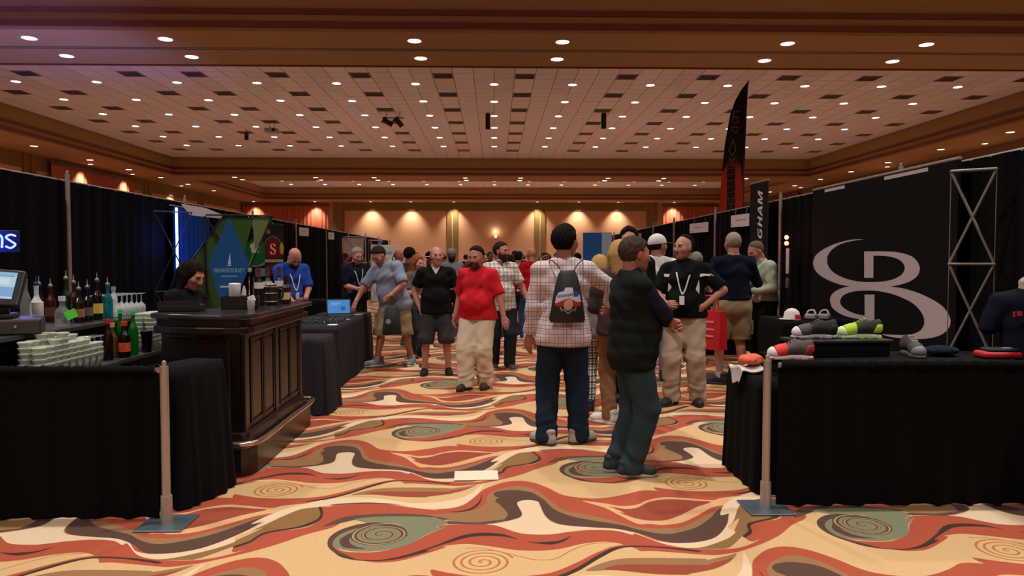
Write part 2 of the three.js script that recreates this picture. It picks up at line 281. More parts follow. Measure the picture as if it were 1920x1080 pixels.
// ---------- people: distance fields meshed with surface nets ----------
function sdMesh(f, lo, hi, h) {
  const nx = Math.ceil((hi[0] - lo[0]) / h) + 1, ny = Math.ceil((hi[1] - lo[1]) / h) + 1, nz = Math.ceil((hi[2] - lo[2]) / h) + 1;
  const val = new Float32Array(nx * ny * nz), B = 4, reach = B * h * 0.87 * 1.12 + 1.2 * h;
  for (let bz = 0; bz < nz; bz += B) for (let by = 0; by < ny; by += B) for (let bx = 0; bx < nx; bx += B) {
    const d = f(lo[0] + (bx + 1.5) * h, lo[1] + (by + 1.5) * h, lo[2] + (bz + 1.5) * h), far = Math.abs(d) > reach;
    for (let z = bz; z < Math.min(nz, bz + B); z++) for (let y = by; y < Math.min(ny, by + B); y++) for (let x = bx; x < Math.min(nx, bx + B); x++)
      val[x + nx * (y + ny * z)] = far ? d : f(lo[0] + x * h, lo[1] + y * h, lo[2] + z * h);
  }
  const ids = new Int32Array(nx * ny * nz).fill(-1), pos = [], idx = [];
  const E = [[0, 1], [0, 2], [0, 4], [1, 3], [1, 5], [2, 3], [2, 6], [3, 7], [4, 5], [4, 6], [5, 7], [6, 7]], c = new Float32Array(8);
  for (let z = 0; z < nz - 1; z++) for (let y = 0; y < ny - 1; y++) for (let x = 0; x < nx - 1; x++) {
    const o = x + nx * (y + ny * z); let m = 0;
    for (let k = 0; k < 8; k++) { c[k] = val[o + (k & 1) + nx * (((k >> 1) & 1) + ny * (k >> 2))]; if (c[k] < 0) m |= 1 << k; }
    if (m === 0 || m === 255) continue;
    let sx = 0, sy = 0, sz = 0, n = 0;
    for (const [a, b] of E) {
      if ((c[a] < 0) === (c[b] < 0)) continue;
      const t = c[a] / (c[a] - c[b]); n++;
      sx += (a & 1) + t * ((b & 1) - (a & 1)); sy += ((a >> 1) & 1) + t * (((b >> 1) & 1) - ((a >> 1) & 1)); sz += (a >> 2) + t * ((b >> 2) - (a >> 2));
    }
    ids[o] = pos.length / 3; pos.push(lo[0] + (x + sx / n) * h, lo[1] + (y + sy / n) * h, lo[2] + (z + sz / n) * h);
  }
  const st = [1, nx, nx * ny];
  for (let z = 1; z < nz - 1; z++) for (let y = 1; y < ny - 1; y++) for (let x = 1; x < nx - 1; x++) {
    const o = x + nx * (y + ny * z), a = val[o] < 0;
    for (let k = 0; k < 3; k++) {
      const b = val[o + st[k]] < 0; if (a === b) continue;
      const u = st[(k + 1) % 3], v = st[(k + 2) % 3], q = [ids[o - u - v], ids[o - v], ids[o], ids[o - u]];
      if (q.some((i) => i < 0)) continue;
      if (a) idx.push(q[0], q[1], q[2], q[0], q[2], q[3]); else idx.push(q[0], q[2], q[1], q[0], q[3], q[2]);
    }
  }
  const g = new THREE.BufferGeometry();
  g.setAttribute('position', new THREE.Float32BufferAttribute(pos, 3)); g.setIndex(idx); g.computeVertexNormals(); return g;
}
// primitives: tapered capsule (optionally widened along a side vector) and ellipsoid; each carries its blend radius k
const cap = (a, b, ra, rb = ra, k = 0.02, w = 1, side = null) => ({ t: 0, a, b, ra, rb, k, w, side, d: [b[0] - a[0], b[1] - a[1], b[2] - a[2]], L: Math.max(1e-9, (b[0] - a[0]) ** 2 + (b[1] - a[1]) ** 2 + (b[2] - a[2]) ** 2) });
const ell = (c, r, k = 0.02, q = null) => ({ t: 1, c, r, k, q });
function prim(p, x, y, z) {
  if (p.t === 0) {
    let u = x - p.a[0], v = y - p.a[1], w = z - p.a[2]; const d = p.d;
    let t = (u * d[0] + v * d[1] + w * d[2]) / p.L; t = t < 0 ? 0 : t > 1 ? 1 : t;
    u -= t * d[0]; v -= t * d[1]; w -= t * d[2];
    let l2 = u * u + v * v + w * w;
    if (p.w !== 1) { const s = u * p.side[0] + v * p.side[1] + w * p.side[2]; l2 += s * s * (1 / (p.w * p.w) - 1); }
    return Math.sqrt(l2) - (p.ra + t * (p.rb - p.ra));
  }
  let u = x - p.c[0], v = y - p.c[1], w = z - p.c[2];
  if (p.q) { const m = p.q, a = m[0] * u + m[1] * v + m[2] * w, b = m[3] * u + m[4] * v + m[5] * w, c = m[6] * u + m[7] * v + m[8] * w; u = a; v = b; w = c; }
  const r = p.r, a = u / r[0], b = v / r[1], c = w / r[2], k0 = Math.sqrt(a * a + b * b + c * c), k1 = Math.sqrt((a / r[0]) ** 2 + (b / r[1]) ** 2 + (c / r[2]) ** 2);
  return k1 < 1e-6 ? -Math.min(...r) : k0 * (k0 - 1) / k1;
}
function field(list, x, y, z) {
  let d = 9;
  for (const p of list) {
    const e = prim(p, x, y, z);
    if (p.sub) { const hh = Math.max(p.k - Math.abs(-e - d), 0) / p.k; d = Math.max(d, -e) + hh * hh * p.k * 0.25; continue; }
    if (e > d + p.k) continue; if (d > e + p.k) { d = e; continue; }
    const hh = (p.k - Math.abs(d - e)) / p.k; d = Math.min(d, e) - hh * hh * p.k * 0.25;
  }
  return d;
}
function bounds(list, pad) {
  const lo = [9, 9, 9], hi = [-9, -9, -9];
  for (const p of list) if (!p.sub) for (let i = 0; i < 3; i++) {
    if (p.t === 0) { const r = Math.max(p.ra, p.rb) * p.w; lo[i] = Math.min(lo[i], p.a[i] - r, p.b[i] - r); hi[i] = Math.max(hi[i], p.a[i] + r, p.b[i] + r); }
    else { const r = p.q ? Math.max(...p.r) : p.r[i]; lo[i] = Math.min(lo[i], p.c[i] - r); hi[i] = Math.max(hi[i], p.c[i] + r); }
  }
  return [lo.map((v) => v - pad), hi.map((v) => v + pad)];
}
const A3 = (v) => [v.x, v.y, v.z], add3 = (a, b, s = 1) => [a[0] + b[0] * s, a[1] + b[1] * s, a[2] + b[2] * s], lerp3 = (a, b, t) => [a[0] + (b[0] - a[0]) * t, a[1] + (b[1] - a[1]) * t, a[2] + (b[2] - a[2]) * t];
const nrm = (a) => { const l = Math.hypot(...a) || 1; return a.map((v) => v / l); }, crs = (a, b) => [a[1] * b[2] - a[2] * b[1], a[2] * b[0] - a[0] * b[2], a[0] * b[1] - a[1] * b[0]];
function ik(a, target, l1, l2, hint) {       // middle joint of a two-bone limb; target is pulled in when out of reach
  let d = [target[0] - a[0], target[1] - a[1], target[2] - a[2]], L = Math.hypot(...d); const max = (l1 + l2) * 0.995;
  if (L > max) { d = d.map((v) => v * max / L); L = max; }
  const e = add3(a, d), u = d.map((v) => v / L), x = (l1 * l1 - l2 * l2 + L * L) / (2 * L), r = Math.sqrt(Math.max(0, l1 * l1 - x * x));
  const hp = hint[0] * u[0] + hint[1] * u[1] + hint[2] * u[2], hv = nrm([hint[0] - hp * u[0], hint[1] - hp * u[1], hint[2] - hp * u[2]]);
  return [add3(add3(a, u, x), hv, r), e];
}
function wrinkle(x, y, z, s) { return Math.sin(13 * x + 4 * Math.sin(9 * y + s) + 3 * z) * Math.sin(27 * y + 5 * Math.sin(7 * x + 2 * s) + 6 * z + s) * 0.6 + Math.sin(41 * y - 17 * x + 9 * z + 3 * Math.sin(11 * x + s)) * 0.4; }
// box-projected uv in metres, split where the projection axis changes, smooth normals kept
function boxUV(g) {
  const n = g.toNonIndexed(), p = n.attributes.position, uv = new Float32Array(p.count * 2);
  for (let i = 0; i < p.count; i += 3) {
    const ax = p.getX(i + 1) - p.getX(i), ay = p.getY(i + 1) - p.getY(i), az = p.getZ(i + 1) - p.getZ(i), bx = p.getX(i + 2) - p.getX(i), by = p.getY(i + 2) - p.getY(i), bz = p.getZ(i + 2) - p.getZ(i);
    const side = Math.abs(ay * bz - az * by) > Math.abs(ax * by - ay * bx);
    for (let k = i; k < i + 3; k++) { uv[2 * k] = side ? p.getZ(k) : p.getX(k); uv[2 * k + 1] = p.getY(k); }
  }
  n.setAttribute('uv', new THREE.BufferAttribute(uv, 2)); return n;
}
function paint(g, fn) {       // vertex colours: fn(x, y, z) gives a linear colour
  const p = g.attributes.position, c = new Float32Array(p.count * 3);
  for (let i = 0; i < p.count; i++) { const q = fn(p.getX(i), p.getY(i), p.getZ(i)); c[3 * i] = q.r; c[3 * i + 1] = q.g; c[3 * i + 2] = q.b; }
  g.setAttribute('color', new THREE.BufferAttribute(c, 3)); return g;
}
const skinMat = new THREE.MeshStandardMaterial({ vertexColors: true, roughness: 0.6 });
const C = (h) => new THREE.Color(h);

// head-local fields (origin at eye level, face towards +z, top at +0.118)
function headPrims(o) {
  const j = o.jowl ?? 0, list = [
    ell([0, 0.028, -0.018], [0.076, 0.091, 0.097], 0.03), ell([0, -0.028, 0.022], [0.063 + j * 0.012, 0.088, 0.068], 0.04), ell([0, -0.078, 0.034], [0.044 + j * 0.016, 0.04, 0.05], 0.03),
    cap([-0.046, -0.02, 0.056], [0.046, -0.02, 0.056], 0.022, 0.022, 0.03), cap([-0.034, 0.024, 0.074], [0.034, 0.024, 0.074], 0.013, 0.013, 0.015),
    { ...ell([-0.031, 0.002, 0.099], [0.018, 0.013, 0.022], 0.012), sub: true }, { ...ell([0.031, 0.002, 0.099], [0.018, 0.013, 0.022], 0.012), sub: true },
    ell([-0.031, 0.002, 0.071], [0.0135, 0.011, 0.0135], 0.004), ell([0.031, 0.002, 0.071], [0.0135, 0.011, 0.0135], 0.004),
    cap([0, 0.016, 0.086], [0, -0.028, 0.105], 0.009, 0.0125, 0.012), ell([-0.012, -0.034, 0.093], [0.009, 0.008, 0.011], 0.008), ell([0.012, -0.034, 0.093], [0.009, 0.008, 0.011], 0.008),
    cap([-0.02, -0.06, 0.081], [0.02, -0.06, 0.081], 0.0065, 0.0065, 0.008), cap([-0.017, -0.071, 0.08], [0.017, -0.071, 0.08], 0.007, 0.007, 0.008), ell([0, -0.1, 0.066], [0.024, 0.018, 0.018], 0.02),
    ell([-0.077, -0.004, -0.008], [0.011, 0.031, 0.019], 0.008), ell([0.077, -0.004, -0.008], [0.011, 0.031, 0.019], 0.008),
  ];
  return list;
}
function headColor(o) {
  const skin = C(o.skin ?? 0xc08a72), dark = C(o.hairColor ?? 0x2a1d16), lip = skin.clone().multiply(C(0xe0a49c)), white = C(0x8f837b), iris = C(0x1c1410), stub = skin.clone().lerp(dark, o.stubble ?? 0);
  return (x, y, z) => {
    const ax = Math.abs(x);
    if (z > 0.05) {
      const ex = ax - 0.031, ey = y - 0.002, er = Math.hypot(ex, ey * 1.3);
      if (z > 0.07 && er < 0.0068) return iris; if (z > 0.068 && er < 0.0115 && Math.abs(ey) < 0.0055) return white;
      if (Math.abs(y - 0.026 + (ax - 0.03) * (ax - 0.03) * 6) < 0.005 && ax > 0.013 && ax < 0.05) return dark;
      if (z > 0.078 && y < -0.054 && y > -0.078 && ax < 0.024) return lip;
    }
    if (y < -0.042 && z > -0.03) return stub;
    return skin;
  };
}
function handPrims(w, d, n, s, curl, spread = 0) {      // wrist, finger direction, palm normal, thumb side
  const P = (a, b, c) => [w[0] + d[0] * a + s[0] * b + n[0] * c, w[1] + d[1] * a + s[1] * b + n[1] * c, w[2] + d[2] * a + s[2] * b + n[2] * c];
  const out = [cap(P(-0.03, 0, 0), P(0.03, 0, 0), 0.026, 0.024, 0.02, 1.1, s)];
  const off = [0.03, 0.0105, -0.009, -0.028], base = [0.088, 0.093, 0.088, 0.08], len = [0.07, 0.078, 0.072, 0.056];
  for (let i = 0; i < 4; i++) {
    out.push(cap(P(0.02, off[i] * 0.7, 0), P(base[i], off[i], 0), 0.014, 0.0125, 0.016));
    let a = base[i], c = 0, ang = curl * 0.55 + i * 0.05, pa = P(a, off[i], 0), lat = off[i];
    for (const [fr, r] of [[0.46, 0.0095], [0.3, 0.0088], [0.24, 0.008]]) {
      a += Math.cos(ang) * len[i] * fr; c += Math.sin(ang) * len[i] * fr; lat += spread * off[i] * fr; const pb = P(a, lat, c);
      out.push(cap(pa, pb, r + 0.0006, r, 0.004)); pa = pb; ang += curl * 0.75 + 0.08;
    }
  }
  const t0 = P(0.02, 0.022, 0.004), t1 = P(0.052, 0.05, 0.016), t2 = P(0.08, 0.058 - curl * 0.012, 0.026 + curl * 0.008), t3 = P(0.102, 0.055 - curl * 0.022, 0.034 + curl * 0.014);
  out.push(cap(t0, t1, 0.015, 0.0125, 0.014), cap(t1, t2, 0.012, 0.0105, 0.006), cap(t2, t3, 0.0105, 0.009, 0.005));
  return out;
}
const shoeCache = {};
function shoeGeo(key) {      // heel at z = -0.09, toe at z = +0.19, ground at y = 0
  if (shoeCache[key]) return shoeCache[key];
  const up = [cap([0, 0.045, -0.055], [0, 0.042, 0.13], 0.040, 0.036, 0.03), ell([0, 0.05, -0.045], [0.04, 0.06, 0.052], 0.03), ell([0, 0.036, 0.12], [0.047, 0.038, 0.075], 0.03), cap([0, 0.10, -0.045], [0, 0.055, 0.07], 0.034, 0.036, 0.03), ell([0, 0.115, -0.04], [0.042, 0.02, 0.055], 0.02)];
  const f = (x, y, z) => Math.max(field(up, x, y, z), 0.018 - y);
  const sole = (x, y, z) => Math.max(field([ell([0, 0.014, -0.04], [0.045, 0.04, 0.062], 0.03), ell([0, 0.014, 0.085], [0.052, 0.04, 0.115], 0.05)], x, y, z), y - 0.030, -y);
  return shoeCache[key] = [sdMesh(f, [-0.07, 0, -0.13], [0.07, 0.16, 0.24], 0.008), sdMesh(sole, [-0.075, -0.012, -0.13], [0.075, 0.05, 0.24], 0.008)];
}
const plaidCache = {};
function plaid(key, base, lines, size) {
  return plaidCache[key] ??= (() => {
    const t = canvas(256, 256, (c) => {
      c.fillStyle = base; c.fillRect(0, 0, 256, 256);
      for (const [pos, w, col] of lines) { c.fillStyle = col; c.fillRect(pos * 256, 0, w * 256, 256); c.fillRect(0, pos * 256, 256, w * 256); }
    });
    t.repeat.set(1 / size, 1 / size); return new THREE.MeshStandardMaterial({ map: t, roughness: 0.9 });
  })();
}

function person(o) {
  const S = (o.h ?? 1.75) / 1.75, res = o.res ?? 0.013, hres = o.hres ?? res * 0.4, fem = o.fem ? 1 : 0, hs = o.headS ?? 1.06, fat = o.fat ?? 0, sd = o.seed ?? 1;
  const root = thing('person', o.label, 'person', o.pos, R(o.face ?? 0), o.group);
  const W = (p) => p.map((v) => v * S);
  // skeleton; local +x is the person's left, +z is forward
  const drop = o.drop ?? 0, pel = [o.hipX ?? 0, 0.95 - drop, o.hipZ ?? 0];
  const q = new THREE.Quaternion().setFromEuler(new THREE.Euler(R(o.lean ?? 0), R(o.twist ?? 0), R(o.tilt ?? 0), 'YZX'));
  const T = (p) => add3(pel, A3(V(p[0], p[1] - 0.95, p[2]).applyQuaternion(q)));
  const sideV = A3(V(1, 0, 0).applyQuaternion(q)), fwdV = A3(V(0, 0, 1).applyQuaternion(q));
  const waist = T([0, 1.10, 0.0]), chest = T([0, 1.30, -0.005]), nb = T([0, 1.465, -0.02]), sw = fem ? 0.165 : 0.185;
  const sh = [T([sw, 1.405, -0.015]), T([-sw, 1.405, -0.015])];
  const hq = q.clone().multiply(new THREE.Quaternion().setFromEuler(new THREE.Euler(R(o.headPitch ?? 0), R(o.headYaw ?? 0), R(o.headRoll ?? 0), 'YXZ')));
  const headC = add3(add3(nb, A3(V(0, 1, 0).applyQuaternion(q)), 0.055), A3(V(0, 0.113, 0.035).applyQuaternion(hq)));
  const toHead = hq.clone().invert();
  const inv = new THREE.Matrix3().setFromMatrix4(new THREE.Matrix4().makeRotationFromQuaternion(toHead)), I = inv.elements;
  // arms: wrist targets in local metres of a 1.75 m body, elbow hints
  const arms = [0, 1].map((i) => {
    const sg = i ? -1 : 1, a = (i ? o.armR : o.armL) ?? {};
    const wr = a.w ?? [sg * 0.265, 0.90, 0.05], [el, we] = ik(sh[i], wr, 0.285, 0.255, a.e ?? [sg * 0.35, -0.2, -1]);
    const dir = a.d ? nrm(a.d) : nrm([we[0] - el[0], we[1] - el[1], we[2] - el[2]]);
    let n = nrm(a.n ?? [-sg, 0, 0.15]); const dp = n[0] * dir[0] + n[1] * dir[1] + n[2] * dir[2]; n = nrm(add3(n, dir, -dp));
    let s = crs(n, dir); if (!i) s = s.map((v) => -v);      // thumb side
    return { sh: sh[i], el, we, dir, n, s, curl: a.curl ?? 0.45, spread: a.spread ?? 0.1, none: a.none };
  });
  const legs = [0, 1].map((i) => {
    const sg = i ? -1 : 1, a = (i ? o.legR : o.legL) ?? {}, hip = add3(pel, [sg * 0.088, -0.035, 0]);
    const an = a.a ?? [sg * 0.105, 0.085, -0.03], [kn, ae] = ik(hip, an, 0.425, 0.43, a.k ?? [sg * 0.12, 0, 1]);
    return { hip, kn, an: ae, turn: a.turn ?? sg * 10, lift: a.lift ?? 0, pitch: a.pitch ?? 0 };
  });
  // ---- body (skin) ----
  const bw = 1 + fat * 0.12, torso = (inf) => [
    cap(pel, waist, 0.112 * bw + inf + fem * 0.008, 0.098 * bw + inf - fem * 0.012, 0.05, 1.38, sideV), cap(waist, chest, 0.098 * bw + inf - fem * 0.012, 0.112 + inf + fat * 0.008, 0.05, 1.36, sideV),
    cap(chest, T([0, 1.37, -0.01]), 0.108 + inf, 0.088 + inf, 0.06, 1.55 - fem * 0.1, sideV), cap(sh[0], sh[1], 0.05 + inf * 0.6, 0.05 + inf * 0.6, 0.05),
    cap(nb, sh[0], 0.052 + inf * 0.5, 0.042 + inf * 0.6, 0.06), cap(nb, sh[1], 0.052 + inf * 0.5, 0.042 + inf * 0.6, 0.06),
    ...(fat > 0.15 ? [ell(T([0, 1.07, 0.055 + fat * 0.02]), [0.15 + fat * 0.03 + inf, 0.145 + inf, 0.11 + fat * 0.045 + inf], 0.07)] : []),
    ...(fem ? [ell(T([0.075, 1.27, 0.085]), [0.062 + inf, 0.06 + inf, 0.055 + inf], 0.04), ell(T([-0.075, 1.27, 0.085]), [0.062 + inf, 0.06 + inf, 0.055 + inf], 0.04)] : [ell(T([0, 1.31, 0.05]), [0.14 + inf, 0.09 + inf, 0.07 + inf], 0.05)]),
  ];
  const ar = (1 + fat * 0.08) * (fem ? 0.88 : 1);
  const armP = (m, inf, t1, end) => {      // arm primitives up to parameter t1 (0..2), inflated by inf
    const out = [cap(m.sh, lerp3(m.sh, m.el, Math.min(1, t1)), 0.056 * ar + inf, (0.056 - 0.014 * Math.min(1, t1)) * ar + inf + (end ?? 0), 0.03)];
    if (t1 > 1) out.push(cap(m.el, lerp3(m.el, m.we, Math.min(1, t1 - 1)), 0.043 * ar + inf, (0.043 - 0.014 * Math.min(1, t1 - 1)) * ar + inf + (end ?? 0), 0.02));
    return out;
  };
  const legP = (m, inf) => [cap(m.hip, m.kn, 0.088 * bw + inf, 0.057 + inf, 0.04), cap(m.kn, m.an, 0.056 + inf, 0.039 + inf, 0.03), ell(lerp3(m.kn, m.an, 0.3).map((v, i) => v - (i === 2 ? 0.018 : 0)), [0.046 + inf, 0.115, 0.048 + inf], 0.03)];
  const neckTop = add3(headC, A3(V(0, -0.05, -0.028).applyQuaternion(hq)));
  const skinPrims = [...torso(-0.012), ...legs.flatMap((m) => [...legP(m, 0), cap(m.an, [m.an[0], m.an[1] - 0.05, m.an[2] + 0.05], 0.036, 0.03, 0.03)]), ...arms.flatMap((m) => [...armP(m, 0, 2)]), cap(nb, neckTop, 0.06, 0.056 + fat * 0.004, 0.04)];
  const heads = headPrims(o), skin = C(o.skin ?? 0xc08a72);
  const geos = [];
  const bodyRes = res * 1.15, fBody = (x, y, z) => field(skinPrims, x, y, z);
  { const [lo, hi] = bounds(skinPrims, 0.03); geos.push(paint(sdMesh(fBody, lo, hi, bodyRes), () => skin)); }
  {
    const g = sdMesh((x, y, z) => Math.min(field(heads, x, y, z), prim(cap([0, -0.05, -0.03], [0, -0.11, -0.035], 0.055, 0.056), x, y, z)), [-0.1, -0.17, -0.13], [0.1, 0.13, 0.13], hres);
    paint(g, headColor(o)); g.scale(hs, hs, hs).applyQuaternion(hq).translate(...headC); geos.push(g);
  }
  for (const m of arms) if (!m.none) {
    const hp = handPrims(m.we, m.dir, m.n, m.s, m.curl, m.spread), [lo, hi] = bounds(hp, 0.012);
    geos.push(paint(sdMesh((x, y, z) => field(hp, x, y, z), lo, hi, Math.max(0.0042, hres * 0.85)), () => skin));
  }
  mesh('body', mergeGeometries(geos).scale(S, S, S), skinMat, root);
  const solid = (name, f, lo, hi, r, mat, uv, parent = root) => { let g = sdMesh(f, lo, hi, r); g.scale(S, S, S); if (uv) g = boxUV(g); return mesh(name, g, mat, parent); };
  const mt = (c, r = 0.92) => c && c.isMaterial ? c : M(c, r);
  // ---- trousers, shorts or skirt ----
  if (o.legs !== null) {
    const L = o.legs ?? { color: 0x24303f }, inf = L.inf ?? 0.016, cut = L.cut ?? 0.05;
    const pr = [cap(add3(pel, [0, -0.06, -0.01]), add3(waist, [0, -0.055, 0]), 0.118 * bw + inf * 0.5, 0.108 * bw + inf * 0.4, 0.05, 1.38, [1, 0, 0]), ...legs.flatMap((m) => {
      const flare = L.flare ?? 0.0;
      return [cap(m.hip, m.kn, 0.093 * bw + inf, 0.064 + inf + flare, 0.035), cap(m.kn, add3(m.an, [0, -0.02, 0]), 0.064 + inf + flare, 0.05 + inf + flare, 0.025)];
    }), ell(add3(pel, [0, -0.03, -0.055]), [0.14 * bw, 0.11, 0.085], 0.05)];
    const wa = L.wr ?? 0.006, top = L.top ?? waist[1] - 0.03;
    const f = (x, y, z) => {
      let d = field(pr, x, y, z); if (d < 0.05 && d > -0.05) { const bag = Math.max(0, 1 - Math.abs(y - 0.16) * 5) + 0.5 * Math.max(0, 1 - Math.abs(y - 0.5) * 5); d -= wa * wrinkle(x, y * 0.8, z, sd) * (0.6 + 0.5 * bag) + (bag > 0 ? wa * 0.45 * bag * Math.sin(y * 58 + 24 * x * (x > pel[0] ? 1 : -1) + 30 * z + 2 * Math.sin(y * 19 + sd)) : 0); }
      return Math.max(d, y - top, cut - y - (L.cutTilt ?? 0) * z);
    };
    const [lo, hi] = bounds(pr, 0.03); lo[1] = Math.max(lo[1], cut - 0.05);
    solid(L.name ?? 'trousers', f, lo, hi, res, mt(L.mat ?? L.color), !!L.uv);
    if (L.belt) { const bl = cap(add3(waist, [0, -0.055, 0]), add3(waist, [0, -0.025, 0]), 0.112 * bw + inf * 0.5, 0.112 * bw + inf * 0.5, 0.02, 1.38, [1, 0, 0]); solid('belt', (x, y, z) => Math.max(prim(bl, x, y, z), Math.abs(y - (waist[1] - 0.045)) - 0.019), [waist[0] - 0.25, waist[1] - 0.09, waist[2] - 0.2], [waist[0] + 0.25, waist[1], waist[2] + 0.2], 0.012, M(L.belt, 0.5)); }
    if (L.pockets) for (const sg of L.pockets) { const m = legs[sg > 0 ? 0 : 1], c = lerp3(m.hip, m.kn, 0.62), g = rbox(0.028, 0.17, 0.14, 0.012).translate(0, 0, 0); g.translate(c[0] + sg * (0.088 + inf), c[1], c[2]); g.scale(S, S, S); mesh('cargo_pocket', g, mt(L.mat ?? L.color), root); }
  }
  // ---- shirt ----
  if (o.shirt) {
    const H = o.shirt, inf = H.inf ?? 0.014, sl = H.sleeve ?? 0.62, hem = H.hem ?? 0.90;
    const pr = [...torso(inf), cap(add3(pel, [0, -0.07, -0.005]), waist, 0.134 * bw + inf + (H.flare ?? 0), 0.106 * bw + inf, 0.05, 1.38, sideV), ...(H.puff ? [cap(pel, chest, 0.128 + H.puff, 0.118 + H.puff, 0.04, 1.36, sideV)] : [])];
    if (sl > 0) for (const m of arms) pr.push(...armP(m, H.sinf ?? inf * 0.6 + 0.006, sl, sl <= 1 ? 0.012 : 0.002));
    const caps = arms.map((m) => { const e = sl <= 1 ? lerp3(m.sh, m.el, sl) : lerp3(m.el, m.we, sl - 1), b = sl <= 1 ? m.sh : m.el, u = nrm([e[0] - b[0], e[1] - b[1], e[2] - b[2]]); return { e, u }; });
    const armOnly = arms.map((m) => cap(m.sh, m.el, 0.11, 0.085)), wa = H.wr ?? 0.0065, up = A3(V(0, 1, 0).applyQuaternion(q));
    const open = cap(add3(nb, fwdV, 0.01), add3(nb, up, 0.2), 0.066, 0.085);
    const f = (x, y, z) => {
      let d = field(pr, x, y, z); if (d > 0.06 || d < -0.06) return d;
      d -= wa * wrinkle(x, y, z, sd); if (H.quilt) d -= 0.006 * Math.abs(Math.sin((y + 0.02 * Math.sin(x * 9)) * Math.PI / H.quilt)) - 0.003;
      if (sl > 0) for (let i = 0; i < 2; i++) { const c = caps[i]; const t = (x - c.e[0]) * c.u[0] + (y - c.e[1]) * c.u[1] + (z - c.e[2]) * c.u[2]; if (t > 0 && t < 0.15) { const ad = Math.hypot(x - c.e[0] - t * c.u[0], y - c.e[1] - t * c.u[1], z - c.e[2] - t * c.u[2]); if (ad < 0.085) d = Math.max(d, t); } }
      d = Math.max(d, -prim(open, x, y, z));
      if (H.vneck) { const v = V(x - nb[0], y - nb[1], z - nb[2]); const px = v.x * sideV[0] + v.y * sideV[1] + v.z * sideV[2], pz = v.x * fwdV[0] + v.y * fwdV[1] + v.z * fwdV[2], py = v.x * up[0] + v.y * up[1] + v.z * up[2]; if (pz > 0.02) d = Math.max(d, -(Math.max(Math.abs(px) - (py + H.vneck) * 0.55, -0.03 - py - H.vneck + 0.03) )); }
      return Math.max(d, hem - y + (H.hemTilt ?? 0) * x);
    };
    const [lo, hi] = bounds(pr, 0.03); lo[1] = Math.max(lo[1], hem - 0.12);
    const sm = solid(H.name ?? 'shirt', f, lo, hi, res, mt(H.mat ?? H.color), !!H.uv);
    if (H.label) sm.userData.label = H.label;
    if (H.collar) {
      const cr = new THREE.TorusGeometry(0.066, 0.014, 6, 22, Math.PI * 1.72).rotateZ(-Math.PI * 0.86 - Math.PI / 2 + Math.PI).scale(1, 1.05, H.stand ?? 1.5).rotateX(Math.PI / 2 - 0.38);
      cr.applyQuaternion(q); const cc = add3(add3(nb, up, 0.022), fwdV, 0.006); cr.translate(...cc); cr.scale(S, S, S); mesh('collar', cr, mt(H.collarMat ?? H.mat ?? H.color), root);
    }
    if (H.extra) H.extra({ root, S, T, q, nb, sh, arms, waist, chest, fwdV, sideV, up, bw, inf });
  }
  if (o.inner) { const pr = torso(0.003), up = A3(V(0, 1, 0).applyQuaternion(q)), hole = cap(add3(nb, fwdV, 0.012), add3(nb, up, 0.2), 0.058, 0.08), [lo, hi] = bounds(pr, 0.03); lo[1] = Math.max(lo[1], nb[1] - 0.16); solid('undershirt', (x, y, z) => Math.max(field(pr, x, y, z), nb[1] - 0.13 - y, -prim(hole, x, y, z)), lo, hi, res, mt(o.inner)); }
  if (o.under) {      // long sleeves of a garment worn under a vest
    const pr = arms.flatMap((m) => armP(m, 0.014, 1.92, 0.004)); pr.push(cap(pel, waist, 0.118 + 0.012, 0.11, 0.05, 1.38, sideV));
    const [lo, hi] = bounds(pr, 0.03); solid('sleeves', (x, y, z) => { const d = field(pr, x, y, z); return d > 0.05 ? d : Math.max(d - 0.005 * wrinkle(x * 1.3, y * 1.3, z, sd + 2), (o.underHem ?? 0.84) - y); }, lo, hi, res, mt(o.under));
  }
  // ---- hair, beard, cap ----
  const style = o.hair ?? 'short', HM = M(o.hairColor ?? 0x2a1d16, 0.88);
  const inHead = (name, f, lo, hi, mat, r = hres * 1.15) => { const g = sdMesh(f, lo, hi, r); g.scale(hs, hs, hs).applyQuaternion(hq).translate(...headC).scale(S, S, S); return mesh(name, g, mat, root); };
  const cran = (i) => ell([0, 0.03, -0.02], [0.077 + i, 0.091 + i, 0.098 + i]), ears = [ell([-0.08, -0.006, -0.004], [0.02, 0.036, 0.024]), ell([0.08, -0.006, -0.004], [0.02, 0.036, 0.024])];
  const LO = [-0.13, -0.16, -0.16], HI = [0.13, 0.16, 0.13];
  const strand = (x, y, z) => 0.0026 * Math.sin(150 * x + 40 * Math.sin(20 * z)) * Math.sin(45 * z + 20 * y) + 0.0022 * Math.sin(260 * x + 60 * z + 6 * Math.sin(40 * y));
